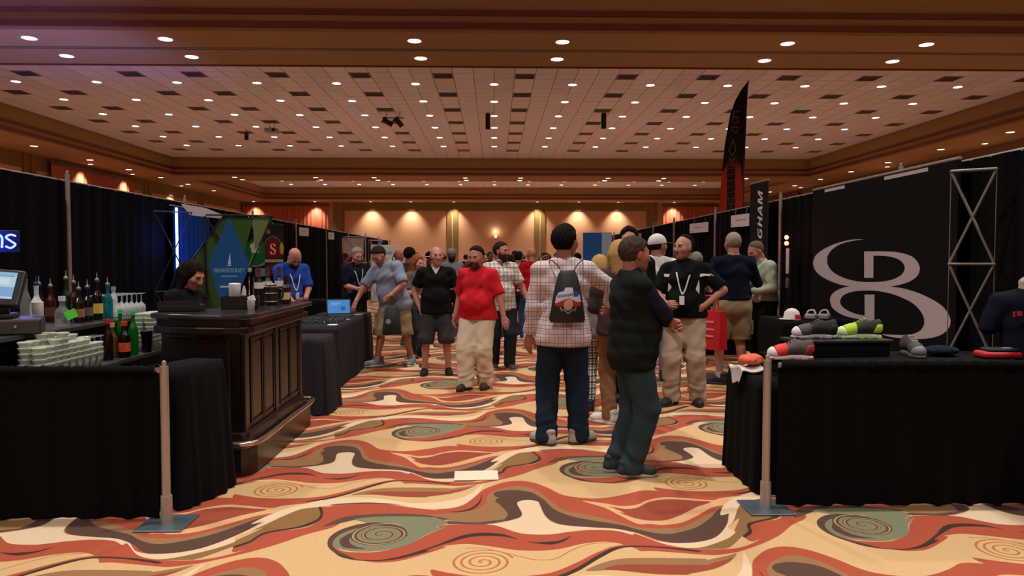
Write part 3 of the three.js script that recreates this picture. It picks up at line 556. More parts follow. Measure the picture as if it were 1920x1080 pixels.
  if (style === 'short' || style === 'buzz' || style === 'thick' || style === 'ring') {
    const i = style === 'buzz' ? 0.005 : style === 'thick' ? 0.018 : style === 'ring' ? 0.005 : 0.011, c = cran(i), low = o.hairLow ?? -0.085;
    inHead('hair', (x, y, z) => {
      let d = prim(c, x, y, z) + strand(x, y, z) * (style === 'buzz' ? 0.5 : 1.2);
      if (style === 'thick' && y > 0.06 && z > -0.02) d -= 0.006 * Math.sin(40 * x + 2);
      const lowLine = z < -0.035 ? low : z < -0.02 ? low + (z + 0.035) / 0.015 * (-0.022 - low) : z < 0.028 ? -0.022 : -0.022 + (z - 0.028) * 3.0;      // nape, over the ear, sideburn, temple
      const line = Math.max(low - y, lowLine - y, z - 0.074 + (o.recede ?? 0) + 0.9 * Math.max(0, Math.abs(x) - 0.035) - (y - 0.07) * 0.35);
      const nz = line + 0.006 * Math.sin(70 * x + 3) * Math.sin(60 * z + 40 * y), kk = 0.022, hh = Math.max(kk - Math.abs(d - nz), 0) / kk; d = Math.max(d, nz) + hh * hh * kk * 0.25; for (const e of ears) d = Math.max(d, -prim(e, x, y, z));
      if (style === 'ring') d = Math.max(d, y - 0.035 + 0.5 * Math.max(0, z));
      return d;
    }, LO, HI, HM);
  } else if (style === 'long' || style === 'bob') {
    const end = style === 'long' ? -0.34 : -0.15, pr = [cran(0.014), cap([0, -0.02, -0.075], [0, end, -0.085], 0.075, 0.06, 0.05, 1.3, [1, 0, 0]), cap([0.075, -0.01, -0.02], [0.095, end * 0.85, 0.0], 0.03, 0.028, 0.03), cap([-0.075, -0.01, -0.02], [-0.095, end * 0.85, 0.0], 0.03, 0.028, 0.03)];
    inHead('hair', (x, y, z) => { let d = field(pr, x, y, z); if (d > 0.05) return d; const an = Math.atan2(x, -z - 0.02); d += 0.003 * Math.sin(26 * an + 2.2 * Math.sin(16 * y)) + 0.002 * Math.sin(61 * an + 1.5 * Math.sin(27 * y)); const fr = z - 0.055 + Math.max(0, Math.abs(x) - 0.05) * 0.4 - (y > 0.05 ? 0.025 : 0); return Math.max(d, fr, y < 0.075 && z > 0.0 && Math.abs(x) < 0.055 ? Math.min(0.055 - Math.abs(x), z) : -1); }, [-0.18, end - 0.1, -0.2], [0.18, 0.16, 0.13], HM, hres * 1.3);
  } else if (style === 'curly') { const c = cran(0.02); inHead('hair', (x, y, z) => { const d = prim(c, x, y, z) + 0.006 * Math.sin(75 * x) * Math.sin(75 * y) * Math.sin(75 * z + 1); return Math.max(d, (-0.08 + 1.0 * (z + 0.085)) - y, z - 0.07); }, LO, HI, HM); }
  if (o.beard) {
    const c = [ell([0, -0.035, 0.024], [0.067, 0.088, 0.07]), ell([0, -0.082, 0.038], [0.05, 0.043 + o.beard, 0.052], 0.03), ell([0, -0.1, 0.066], [0.027, 0.022 + o.beard, 0.022], 0.02)];
    inHead('beard', (x, y, z) => { const d = field(c, x, y, z) - 0.003 + strand(x * 1.3, y, z); const mouth = Math.max(Math.abs(x) - 0.022, Math.abs(y + 0.066) - 0.009); return Math.max(d, -0.005 - z * 0.3 + 0.0, y + 0.046 - Math.max(0, Math.abs(x) - 0.035) * 1.8 , -mouth); }, LO, HI, M(o.beardColor ?? o.hairColor ?? 0x2a1d16, 0.85));
  }
  if (o.cap) {
    const cm = mt(o.cap.color), c = cran(0.017), bk = o.cap.back ? -1 : 1;
    const crown = inHead('cap', (x, y, z) => Math.max(prim(c, x, y, z), 0.022 - y + 0.12 * z * bk), LO, HI, cm);
    const b = ell([0, 0.032, 0.105 * bk], [0.07, 0.02, 0.085]);
    inHead('cap_brim', (x, y, z) => { const yy = y - 0.034 + 2.2 * x * x; return Math.max(prim(b, x, y, z), Math.abs(yy) - 0.006); }, [-0.1, -0.04, -0.22], [0.1, 0.09, 0.22], mt(o.cap.brim ?? o.cap.color), 0.006);
  }
  if (o.glasses) { const g = [-1, 1].map((s) => new THREE.TorusGeometry(0.02, 0.0022, 5, 16).translate(s * 0.031, 0.0, 0.098)); g.push(bar([-0.012, 0.003, 0.099], [0.012, 0.003, 0.099], 0.002), bar([-0.05, 0.004, 0.096], [-0.08, 0.006, 0.0], 0.002), bar([0.05, 0.004, 0.096], [0.08, 0.006, 0.0], 0.002)); const m = merge(g); m.scale(hs, hs, hs).applyQuaternion(hq).translate(...headC).scale(S, S, S); mesh('glasses', m, M(0x151515, 0.4), root); }
  // ---- shoes and socks ----
  if (o.shoes !== null) {
    const sh2 = o.shoes ?? { color: 0x2a2522, sole: 0x1b1816 };
    for (const m of legs) {
      const [u, s] = shoeGeo('a'), a = mesh('shoe', u, mt(sh2.color, 0.7), root); a.scale.setScalar(S * (sh2.size ?? 1)); a.position.set(m.an[0] * S, Math.max(0, m.an[1] - 0.085) * S, m.an[2] * S); a.rotation.set(R(m.pitch), R(m.turn), 0, 'YXZ');
      mesh('sole', s, mt(sh2.sole, 0.8), a);
      if (sh2.laces) mesh('laces', [0, 1, 2].map((i) => bar([-0.024, 0.085 - i * 0.012, 0.02 + i * 0.024], [0.024, 0.085 - i * 0.012, 0.02 + i * 0.024], 0.0045, 6)), M(sh2.laces, 0.9), a);
      if (o.socks) { const k = mesh('sock', bar([m.an[0], m.an[1] - 0.01, m.an[2]], lerp3(m.an, m.kn, 0.14), 0.047, 14, 0.05), M(o.socks, 0.95), root); k.scale.setScalar(S); }
    }
  }
  if (o.lanyard) {
    const pts = (sg) => [[sg * 0.07, 1.455, -0.06], [sg * 0.085, 1.43, 0.05], [sg * 0.06, 1.34, 0.142 + fat * 0.012], [sg * 0.022, 1.2, 0.155 + fat * 0.055], [0, 1.16, 0.165 + fat * 0.07]].map(T);
    const ln = mesh('lanyard', merge([1, -1].map((s) => ribbon(pts(s), 0.014, fwdV))).scale(S, S, S), M(o.lanyard, 0.85), root);
    const bp = T([0, 1.10, 0.19 + fat * 0.10]), bd = rbox(0.05, 0.09, 0.004, 0.002); bd.applyQuaternion(q).translate(...bp).scale(S, S, S); mesh('badge', bd, M(0xdedad2, 0.6), ln);
  }
  return { root, S, T, arms, legs, q, nb, fwdV, sideV, hq, headC };
}
function ribbon(pts, w, out) {      // flat strap along a curve, 2 mm thick
  const c = new THREE.CatmullRomCurve3(pts.map((p) => V(...p))), n = 14, P = [], I = [];
  for (let i = 0; i <= n; i++) {
    const p = A3(c.getPoint(i / n)), t = A3(c.getTangent(i / n)), s = nrm(crs(out, t));
    for (const [a, b] of [[-1, 0], [1, 0], [1, 1], [-1, 1]]) P.push(...add3(add3(p, s, a * w / 2), out, b * 0.003));
    if (i < n) for (let k = 0; k < 4; k++) { const a = i * 4 + k, b = i * 4 + (k + 1) % 4; I.push(a, b, a + 4, b, b + 4, a + 4); }
  }
  const g = new THREE.BufferGeometry(); g.setAttribute('position', new THREE.Float32BufferAttribute(P, 3)); g.setIndex(I); const h = g.toNonIndexed(); h.computeVertexNormals(); return h;
}

// ---------- the people in the photograph ----------
const plaidBack = plaid('back', '#cfc2c0', [[0.08, 0.08, '#9a7a7a'], [0.40, 0.06, '#b9a3a2'], [0.68, 0.08, '#86737a']], 0.07);
const plaidShort = plaid('short', '#d8d0c2', [[0.05, 0.16, '#a39c90'], [0.55, 0.05, '#33383c'], [0.68, 0.03, '#6a6c6c']], 0.115);
const leggingTex = plaid('legging', '#c9c4c2', [[0.1, 0.22, '#2b2728'], [0.6, 0.1, '#3a3536']], 0.06);
// man with the drawstring bag, seen from behind
const bagMan = person({ label: 'man in pink-white checked long-sleeved shirt and dark jeans seen from behind, carrying a drawstring bag', pos: [0.57, 0, -6.0], h: 1.80, face: 178, seed: 3, res: 0.011, fat: 0.12, skin: 0x9c6650, hairColor: 0x17120f,
  shirt: { mat: plaidBack, uv: true, sleeve: 1.93, hem: 0.80, hemTilt: 0.02, collar: true, inf: 0.02, flare: 0.012, wr: 0.009 }, legs: { color: 0x1c2836, inf: 0.022, flare: 0.012, cut: 0.03, wr: 0.009, cutTilt: -0.05 }, hair: 'thick', hairLow: -0.07, headYaw: -38,
  armL: { w: [0.275, 0.87, 0.04], n: [-0.6, 0, 0.8], curl: 0.35 }, armR: { w: [-0.40, 1.12, 0.30], e: [-1, -0.15, -0.3] }, legL: { a: [0.135, 0.085, -0.02], turn: 38 }, legR: { a: [-0.13, 0.085, 0.02], turn: -50 }, shoes: { color: 0x9b958e, sole: 0x3a3634 } });
person({ label: 'man in dark quilted vest over navy sleeves and faded jeans, arms folded, in profile', pos: [0.98, 0, -5.12], h: 1.685, face: 97, seed: 5, res: 0.011, fat: 0.35, skin: 0xa4664e, hairColor: 0x3f352c, stubble: 0.15, jowl: 0.5,
  shirt: { name: 'vest', color: 0x161b18, sleeve: 0, hem: 0.785, inf: 0.032, puff: 0.012, quilt: 0.105, collar: true, stand: 3.0, wr: 0.006 }, under: 0x1d1b2c, underHem: 0.755, legs: { color: 0x2c3a42, inf: 0.022, flare: 0.008, cut: 0.03, wr: 0.009 }, hair: 'short', headYaw: 4, headPitch: 4, twist: 6,
  armR: { w: [0.1, 1.19, 0.27], e: [-0.6, -0.8, 0.5], n: [0, -0.2, -1], curl: 0.9 }, armL: { w: [-0.1, 1.14, 0.25], e: [0.6, -0.8, 0.3], n: [0, 0, -1], curl: 0.7 }, legR: { a: [-0.06, 0.085, -0.02], turn: -4 }, legL: { a: [0.10, 0.085, -0.09], turn: 8 }, shoes: { color: 0x25282b, sole: 0xa8a29b } });
person({ label: 'bald smiling man in black v-neck shirt and dark grey shorts, one hand in pocket', pos: [-0.78, 0, -9.7], h: 1.70, face: 4, seed: 7, fat: 0.25, skin: 0xb87c66, hair: 'none', headYaw: 14, hairColor: 0x6a5448, inner: 0xcfcac4,
  shirt: { color: 0x121313, vneck: 0.085, hem: 0.845, inf: 0.018, flare: 0.028, sleeve: 0.72 }, legs: { name: 'shorts', color: 0x3a3536, cut: 0.44, inf: 0.034, flare: 0.012 }, armR: { w: [-0.222, 0.93, 0.05], e: [-1, 0, -0.8], d: [0.25, -1, 0.1] }, armL: { w: [0.345, 0.93, 0.13], e: [0.8, -0.2, -1], curl: 0.5 },
  legL: { a: [0.17, 0.085, -0.02], turn: 6 }, legR: { a: [-0.16, 0.085, 0.0], turn: -6 }, shoes: { color: 0x111112, sole: 0x0d0d0e } });
person({ label: 'heavy man in bright red polo shirt and cream trousers walking toward the camera', pos: [-0.20, 0, -8.62], h: 1.69, face: -20, seed: 9, fat: 1.15, skin: 0xab6e58, hairColor: 0x231812, jowl: 1, headPitch: 12, headYaw: -6, beard: 0.004, beardColor: 0x4a3026,
  shirt: { color: 0xbe2026, hem: 0.865, collar: true, vneck: 0.05, inf: 0.018, sleeve: 0.9, flare: 0.018, extra: (e) => { const g = rbox(0.045, 0.022, 0.014, 0.005).rotateX(-0.25); g.applyQuaternion(e.q).translate(...e.T([0.085, 1.275, 0.139])).scale(e.S, e.S, e.S); mesh('chest_logo', g, M(0x4a1014, 0.9), e.root); } }, legs: { color: 0xcdbb9d, inf: 0.036, top: 0.93, flare: 0.014, cut: 0.04, wr: 0.011, belt: 0x1a1412 }, hair: 'short', recede: 0.03,
  armL: { w: [0.36, 0.90, 0.06], e: [0.6, -0.2, -1], n: [-0.4, 0, -0.9], curl: 0.35 }, armR: { w: [-0.31, 0.9, -0.03] }, legR: { a: [-0.10, 0.085, 0.13], turn: -12 }, legL: { a: [0.085, 0.085, -0.04], turn: 10 }, shoes: { color: 0x3a2219, sole: 0x1d1512 } });
person({ label: 'bearded man in cream plaid short-sleeved shirt and dark jeans looking aside', pos: [0.08, 0, -10.15], h: 1.77, face: 14, seed: 11, fat: 0.2, skin: 0xa86c56, hairColor: 0x2c1f18, headYaw: 38, beard: 0.006, beardColor: 0x3c2a20,
  shirt: { mat: plaidShort, uv: true, hem: 0.82, collar: true, vneck: 0.05, sleeve: 0.8, inf: 0.018, flare: 0.014 }, legs: { color: 0x20262c, inf: 0.022, flare: 0.006 }, hair: 'short', recede: 0.012,
  armL: { w: [0.37, 0.93, 0.13], e: [0.6, -0.1, -1], n: [-0.5, 0, -0.8] }, armR: { w: [-0.28, 0.9, 0.05] }, legL: { a: [0.12, 0.085, 0.06], turn: 6 }, legR: { a: [-0.07, 0.085, -0.1], turn: -6 }, shoes: { color: 0x43241a, sole: 0x8c8176 } });
person({ label: 'bald man in red track jacket with white shoulder stripes, jeans and white shoes, turned away', pos: [0.71, 0, -13.9], h: 1.76, face: 205, seed: 13, res: 0.015, fat: 0.2, skin: 0xba8068, hair: 'none',
  shirt: { color: 0xb0141f, sleeve: 1.95, hem: 0.86, inf: 0.022, collar: true, extra: (e) => { const m = M(0xd8d2cc, 0.85); e.arms.forEach((a) => { const p = [add3(e.nb, [0, -0.005, 0]), add3(a.sh, [0, 0.055, 0]), add3(lerp3(a.sh, a.el, 0.5), nrm([a.sh[0] - e.nb[0], 0.1, 0]), 0.062), add3(a.el, nrm([a.sh[0] - e.nb[0], 0, 0]), 0.055)]; mesh('stripe', tube(p, 0.012, 20, 6).scale(e.S, e.S, e.S), m, e.root); }); } },
  legs: { color: 0x2c3f58, inf: 0.02 }, armL: { w: [0.3, 0.95, 0.15], e: [0.6, -0.1, -1] }, armR: { w: [-0.3, 1.05, 0.22], e: [-0.6, -0.2, -1] }, legL: { a: [0.14, 0.085, 0.05] }, legR: { a: [-0.12, 0.085, -0.08] }, shoes: { color: 0xd8d3cc, sole: 0xd8d3cc } });
person({ label: 'person in plain white t-shirt standing just left of the red track jacket', pos: [0.50, 0, -15.3], h: 1.70, face: 165, seed: 15, res: 0.018, skin: 0xb07a62, hairColor: 0x201712, shirt: { color: 0xd6d2cd }, legs: { color: 0x33363c } });
const teeMan = person({ label: 'man in grey-blue t-shirt and khaki shorts leaning over the display table', pos: [-1.46, 0, -10.52], h: 1.78, face: -26, seed: 17, fat: 0.45, skin: 0xb0735a, hairColor: 0x2e211a, stubble: 0.3, lean: 17, tilt: 9, headPitch: 18, headYaw: -14, hipX: 0.03,
  shirt: { color: 0x858d9b, hem: 0.80, inf: 0.03, flare: 0.016, sleeve: 0.92, sinf: 0.026, wr: 0.008 }, legs: { name: 'shorts', color: 0x96805f, cut: 0.45, inf: 0.036, flare: 0.014, wr: 0.01, pockets: [-1] }, hair: 'short', recede: 0.01,
  armR: { w: [-0.36, 0.90, 0.42], e: [-0.9, 0.1, -0.5], d: [-0.2, -1, 0.35], n: [0.2, -0.2, -1], curl: 0.4 }, armL: { w: [0.16, 1.01, 0.33], e: [1, -0.2, -0.4], d: [-0.8, -0.5, 0.2], n: [-0.1, -0.2, -1], curl: 0.7 },
  legR: { a: [-0.15, 0.085, 0.20], turn: -32 }, legL: { a: [0.20, 0.085, -0.16], turn: 20 }, socks: 0xa39e98, shoes: { color: 0x77777a, sole: 0xb8b4ae, laces: 0x2b2b2d, size: 1.06 } });
person({ label: 'grey-haired man in navy polo behind the man leaning over the table', pos: [-2.30, 0, -12.0], h: 1.74, face: 35, seed: 19, res: 0.015, fat: 0.3, skin: 0xb87c68, hairColor: 0x8c857e, headPitch: 14, lean: 6, lanyard: 0xb8b2aa, hair: 'short', shirt: { color: 0x141826, collar: true, sleeve: 0.9 }, legs: { color: 0x1a1a1c }, armL: { w: [0.12, 1.1, 0.32] }, armR: { w: [-0.1, 1.08, 0.32] } });
person({ label: 'man in black cap and charcoal shirt behind the black v-neck man', pos: [-1.50, 0, -12.9], h: 1.74, face: 140, seed: 21, res: 0.015, skin: 0x6e4636, hairColor: 0x17110e, cap: { color: 0x131315 }, shirt: { color: 0x34373a, sleeve: 0.8, collar: true }, legs: { color: 0x2f3238 }, armR: { w: [-0.25, 1.1, 0.25] }, shoes: { color: 0x3b3b3b, sole: 0x888888 } });
person({ label: 'red-haired woman in taupe top behind the shoulder of the black v-neck man', pos: [-1.22, 0, -11.4], h: 1.60, face: 50, fem: true, seed: 23, res: 0.015, skin: 0xc08a70, hairColor: 0x8a4a26, hair: 'long', headPitch: 10, shirt: { color: 0x5f5349, sleeve: 0.9 }, legs: { color: 0x30333a }, armR: { w: [-0.2, 1.05, 0.3] }, armL: { w: [0.15, 1.1, 0.3] } });
person({ label: 'bearded man in light grey shirt with folded arms in the middle distance', pos: [-0.90, 0, -15.3], h: 1.76, face: 12, seed: 25, res: 0.017, skin: 0x6b4636, hairColor: 0x1a1411, beard: 0.008, hair: 'none', cap: { color: 0x8d8a86, back: true }, shirt: { color: 0x83888c, sleeve: 1.9 }, legs: { color: 0x16181b }, armR: { w: [0.12, 1.16, 0.27], e: [-0.6, -0.8, 0.2] }, armL: { w: [-0.1, 1.13, 0.26], e: [0.6, -0.8, 0.2] } });
person({ label: 'man in black polo with white shoulder panels and lanyard, hand on hip, khaki trousers', pos: [2.01, 0, -7.6], h: 1.78, face: -22, seed: 27, res: 0.012, fat: 0.5, skin: 0xa7705a, hairColor: 0x1b1411, headYaw: -34, jowl: 0.5, stubble: 0.2, lanyard: 0xc8c2bb, hair: 'short', recede: 0.062,
  shirt: { color: 0x101011, hem: 0.915, collar: true, sleeve: 0.88, inf: 0.02, wr: 0.008, flare: 0.012, extra: (e) => { const m = M(0xc9c2bd, 0.85);
    for (const [s, a] of [[1, e.arms[0]], [-1, e.arms[1]]]) { const P = [[s * 0.125, 1.335, 0.108], [s * 0.14, 1.25, 0.105], [s * 0.135, 1.12, 0.115]].map(e.T); mesh('white_panel', ribbon(P, 0.035, e.fwdV).scale(e.S, e.S, e.S), m, e.root);
      const o = nrm([0, 0.35, 1]), b = [add3(e.T([s * 0.13, 1.34, 0.09]), o, 0.012), add3(lerp3(a.sh, a.el, 0.35), o, 0.068), add3(lerp3(a.sh, a.el, 0.75), o, 0.064)]; mesh('white_panel', ribbon(b, 0.03, o).scale(e.S, e.S, e.S), m, e.root); } } },
  legs: { color: 0xa99480, inf: 0.026, flare: 0.01, cut: 0.04, wr: 0.011, belt: 0x121212 }, armL: { w: [0.205, 1.04, 0.09], e: [1, 0.25, -0.35], d: [-0.75, -0.35, 0.5], n: [-0.6, 0, -0.6], curl: 0.25, spread: 0.5 }, armR: { w: [-0.15, 1.06, 0.30], e: [-0.8, -0.4, -0.4], d: [0.6, 0.1, 0.6], curl: 0.9 },
  legL: { a: [0.13, 0.085, -0.06], turn: 14 }, legR: { a: [-0.12, 0.085, 0.06], turn: -24 }, shoes: { color: 0x141211, sole: 0x0d0c0c } });
person({ label: 'man in white shirt and white cap with his back to the camera', pos: [2.06, 0, -9.2], h: 1.84, face: 165, seed: 29, res: 0.014, skin: 0xa87058, hairColor: 0x1d1613, headYaw: -48, cap: { color: 0xcfcac3, brim: 0x2a2525 }, shirt: { color: 0xcdc8c2, sleeve: 1.4, hem: 0.84, inf: 0.022, wr: 0.009 }, legs: { color: 0x6d6e72 }, armL: { w: [0.22, 1.05, 0.2] }, armR: { w: [-0.25, 1.1, 0.25] }, shoes: { color: 0x202022, sole: 0x181818 } });
person({ label: 'bald man in navy polo and khaki cargo shorts standing with his back to the camera', pos: [2.93, 0, -8.85], h: 1.86, face: 182, seed: 31, res: 0.012, fat: 0.6, skin: 0xb0765f, hairColor: 0x8f7f70, hair: 'buzz', hairLow: -0.06, shirt: { color: 0x111524, hem: 0.985, collar: true, sleeve: 1.05, inf: 0.022, flare: 0.0, wr: 0.008 }, legs: { name: 'shorts', color: 0x8d7a57, cut: 0.515, inf: 0.036, flare: 0.02, wr: 0.01, belt: 0x16130f, pockets: [1, -1] },
  armL: { w: [0.22, 1.12, 0.28], e: [0.7, -0.5, -0.2] }, armR: { w: [-0.2, 1.1, 0.3], e: [-0.7, -0.5, -0.2] }, legL: { a: [0.14, 0.085, 0.0], turn: 65 }, legR: { a: [-0.14, 0.085, -0.02], turn: -10 }, socks: 0xbcb4ab, shoes: { color: 0x1b1a1b, sole: 0x2c2a2a, size: 1.08 } });
person({ label: 'balding man in pale green long-sleeved shirt and black trousers bending over a booth table', pos: [3.66, 0, -9.75], h: 1.80, face: -72, seed: 33, res: 0.013, fat: 0.3, skin: 0xb07660, hairColor: 0x5c5149, headPitch: 16, lean: 9, hair: 'buzz', recede: 0.02, shirt: { color: 0xa3a890, hem: 0.96, collar: true, sleeve: 1.93, inf: 0.022, wr: 0.01, flare: 0.004 }, legs: { color: 0x0e0e10, inf: 0.02 }, armL: { w: [0.14, 1.08, 0.30], e: [0.6, -0.6, -0.5] }, armR: { w: [-0.15, 1.06, 0.32] }, shoes: { color: 0x111111, sole: 0x0c0c0c } });
person({ label: 'grey curly-haired person in dark top beyond the black polo man', pos: [3.02, 0, -10.8], h: 1.63, face: 175, fem: true, seed: 35, res: 0.016, skin: 0xb98a76, hairColor: 0x77726a, hair: 'curly', shirt: { color: 0x16192a, sleeve: 1.9 }, legs: { color: 0x14141a } });
person({ label: 'blonde woman in patterned leggings and black boots half hidden by the drawstring bag man', pos: [1.07, 0, -7.35], h: 1.57, face: 170, fem: true, seed: 37, res: 0.014, skin: 0xc79a80, hairColor: 0xa8854e, hair: 'bob', shirt: { color: 0x77706a, sleeve: 1.9, hem: 0.82 }, legs: { name: 'leggings', mat: leggingTex, uv: true, inf: 0.016, wr: 0.002 }, shoes: { color: 0x111011, sole: 0x0c0b0b }, socks: 0x121112 });
person({ label: 'fair-haired person in brown jacket, tan trousers and white sneakers behind the vest man', pos: [1.16, 0, -6.72], h: 1.70, face: 176, seed: 39, res: 0.013, skin: 0xc2957c, hairColor: 0xa8834f, hair: 'bob', shirt: { name: 'jacket', color: 0x40312f, sleeve: 1.93, hem: 0.86, inf: 0.024, collar: true }, legs: { color: 0x7b563b, inf: 0.02, wr: 0.009 }, armL: { w: [0.18, 1.08, 0.25] }, armR: { w: [-0.2, 1.08, 0.25] }, legL: { a: [0.09, 0.085, 0], turn: 55 }, shoes: { color: 0xc9c3bb, sole: 0xd5d0c8, size: 1.08 } });
person({ label: 'tall dark-haired man in black partly hidden behind the vest man', pos: [1.46, 0, -7.85], h: 1.87, face: -8, seed: 41, res: 0.015, skin: 0xb27a62, hairColor: 0x120e0c, hair: 'thick', shirt: { color: 0x17171a, sleeve: 0.9 }, legs: { color: 0x0d0d0f, inf: 0.03 }, legL: { a: [0.2, 0.085, 0.05] }, armL: { w: [0.16, 1.1, 0.25] }, armR: { w: [-0.16, 1.1, 0.25] } });
person({ label: 'woman bartender with long dark wavy hair and black top looking down behind the bar', pos: [-2.57, 0, -6.04], h: 1.53, face: 72, fem: true, seed: 43, res: 0.012, hres: 0.0045, fat: 0.3, skin: 0xb5785c, hairColor: 0x1c120d, hair: 'long', headPitch: 20, lean: 6, shirt: { color: 0x141415, sleeve: 1.5, inf: 0.016 }, legs: { color: 0x101012 }, armL: { w: [0.12, 1.02, 0.28], e: [0.7, -0.6, -0.2] }, armR: { w: [-0.15, 1.0, 0.28], e: [-0.7, -0.6, -0.2] } });
person({ label: 'bald bearded man in royal blue polo looking down at his hands behind the display table', pos: [-2.88, 0, -10.25], h: 1.75, face: 38, seed: 45, res: 0.012, fat: 0.7, skin: 0xad735c, hairColor: 0x2c211b, hair: 'ring', beard: 0.008, jowl: 0.8, headPitch: 34, lean: 12, lanyard: 0xc4c0bc, shirt: { color: 0x24408e, collar: true, sleeve: 0.95, inf: 0.02 }, legs: { color: 0x2a2622 }, armL: { w: [0.08, 0.98, 0.36], e: [0.8, -0.5, -0.3], d: [-0.4, 0, 1], n: [-0.3, 1, 0], curl: 0.7 }, armR: { w: [-0.10, 0.97, 0.36], e: [-0.8, -0.5, -0.3], d: [0.4, 0, 1], n: [0.3, 1, 0], curl: 0.7 } });
// the crowd far down the aisle
{
  const kinds = [   // pixel-free floor spots: x, z, height, facing, shirt colour, hair, label
    [-0.42, -19.5, 1.72, 170, 0x17181a, 'short', 'far visitor in black shirt seen beyond the red polo man'], [-0.12, -21.2, 1.76, 20, 0x2b2c33, 'thick', 'far visitor in charcoal shirt left of the end wall sconce'], [0.62, -22.0, 1.80, 10, 0x2d241f, 'short', 'far visitor in dark brown shirt facing the camera near the aisle middle'],
    [1.05, -20.4, 1.68, 190, 0xb8b4ae, 'short', 'far visitor in pale grey shirt right of the red track jacket'], [1.55, -21.8, 1.74, 0, 0x9aa3ad, 'short', 'far visitor in pale blue shirt facing the camera'], [1.95, -22.6, 1.77, 30, 0x5a2024, 'buzz', 'far visitor in maroon shirt near the right booths'],
    [2.35, -23.6, 1.72, 180, 0x1c2433, 'short', 'far visitor in navy shirt near the right booths'], [0.25, -25.0, 1.78, 150, 0x3a3f46, 'short', 'far visitor in slate shirt in the aisle middle'], [-0.75, -24.2, 1.70, 180, 0x7b2a2c, 'short', 'far visitor in dull red shirt by the left booths'],
    [-1.3, -18.6, 1.71, 200, 0x42424a, 'ring', 'far visitor with bald crown and grey shirt by the left booths'], [-1.8, -20.2, 1.75, 100, 0x3a2226, 'short', 'far visitor in plum shirt beside the clothes rack'], [0.95, -27.5, 1.75, 170, 0x222428, 'thick', 'far visitor in black jacket deep in the aisle'],
    [1.75, -27.0, 1.66, 0, 0xa39a90, 'long', 'far woman in beige top deep in the aisle'], [2.7, -26.0, 1.76, 190, 0x2d3a52, 'short', 'far visitor in denim blue shirt deep on the right'], [-0.2, -29.0, 1.77, 180, 0x55504a, 'short', 'far visitor in taupe shirt deep in the aisle'],
    [0.55, -31.0, 1.80, 20, 0x8f2f30, 'short', 'far visitor in brick red shirt deep in the aisle'], [-1.1, -28.0, 1.74, 160, 0x1a1a1c, 'short', 'far visitor in black shirt deep on the left'], [1.3, -32.0, 1.76, 180, 0x6b7078, 'buzz', 'far visitor in steel grey shirt at the end of the aisle'],
    [-0.55, -22.6, 1.73, 20, 0x24262c, 'short', 'far visitor in black polo left of the red polo man'], [0.40, -19.0, 1.66, 180, 0xc2bcb4, 'short', 'far visitor in cream shirt behind the plaid shirt man'], [0.85, -24.0, 1.79, 0, 0x2a2f3a, 'thick', 'far visitor in dark blue shirt above the red track jacket'], [1.25, -24.6, 1.72, 170, 0x7a7f86, 'short', 'far visitor in grey sweater right of the red track jacket'],
    [1.72, -25.4, 1.77, 10, 0x8c2428, 'short', 'far visitor in scarlet shirt left of the checked shirt'], [2.15, -28.6, 1.75, 180, 0x1d1e22, 'short', 'far visitor in black jacket by the right row end'], [-0.35, -26.8, 1.76, 0, 0x394452, 'short', 'far visitor in blue-grey shirt under the sconce'], [0.1, -33.0, 1.78, 160, 0x4b2a2c, 'short', 'far visitor in dark red shirt at the aisle end'],
    [0.75, -34.5, 1.76, 0, 0x2b2b30, 'thick', 'far visitor in black shirt at the aisle end'], [-0.9, -33.5, 1.77, 180, 0x5f6670, 'short', 'far visitor in grey shirt at the left of the aisle end'],
    [2.1, -18.4, 1.70, 240, 0x20222a, 'short', 'visitor in dark shirt beyond the tall dark-haired man'], [-2.0, -15.2, 1.74, 60, 0x232428, 'ring', 'bald visitor in black shirt behind the cap-wearing man'],
  ];
  kinds.forEach(([x, z, h, f, col, hair, label], i) => person({ label, pos: [x, 0, z], h, face: f, seed: 50 + i * 3, res: z < -21 ? 0.026 : 0.021, hres: 0.011, skin: [0xb8816a, 0xa8705a, 0x7a5240, 0xc2907a][i % 4], hairColor: [0x1d1511, 0x3a2a20, 0x14100e, 0x5a4838][(i * 7) % 4], hair, fem: hair === 'long', fat: [0.1, 0.5, 0.2][i % 3], group: 'visitors far down the aisle',
    shirt: { color: col, sleeve: i % 3 ? 0.9 : 1.9, hem: 0.85 }, legs: { color: [0x25303f, 0x1b1c20, 0x6c5c48, 0x2e343c][i % 4] }, armL: { w: i % 2 ? [0.15, 1.1, 0.28] : [0.27, 0.9, 0.05] } }));
}

// ---------- pipe and drape ----------
const blackCloth = M(0x0a0909, 0.95), blackCloth2 = M(0x080808, 0.95), alu = M(0xb5aaa2, 0.38, { metalness: 0.7 }), galv = M(0x6f8087, 0.4, { metalness: 0.75 }), greyCloth = M(0x2b2629, 0.95);
const ZL = [-2.0, -5.0, -8.05, -11.05, -14.1, -17.15, -20.2, -23.25, -26.3, -29.35, -32.4];
const ZR = [-1.2, -4.15, -7.2, -10.25, -13.3, -16.35, -18.5, -21.55, -24.6, -27.65, -30.7];
const nearL = ['left of the cash register', 'behind the cash register', 'behind the bottle shelf', 'behind the green and blue banner display', 'behind the man in royal blue', 'left of the small white booth signs', 'behind the silver lattice frame', 'beyond the lattice frames on the left', 'far down the left row', 'at the far end of the left row'];
const nearR = ['at the right frame edge', 'behind the navy mannequin', 'behind the big emblem banner', 'behind the red bulbs', 'under the feather flag', 'behind the white cap man', 'right of the white swoosh poster', 'beyond the white swoosh poster', 'far down the right row', 'at the far end of the right row'];
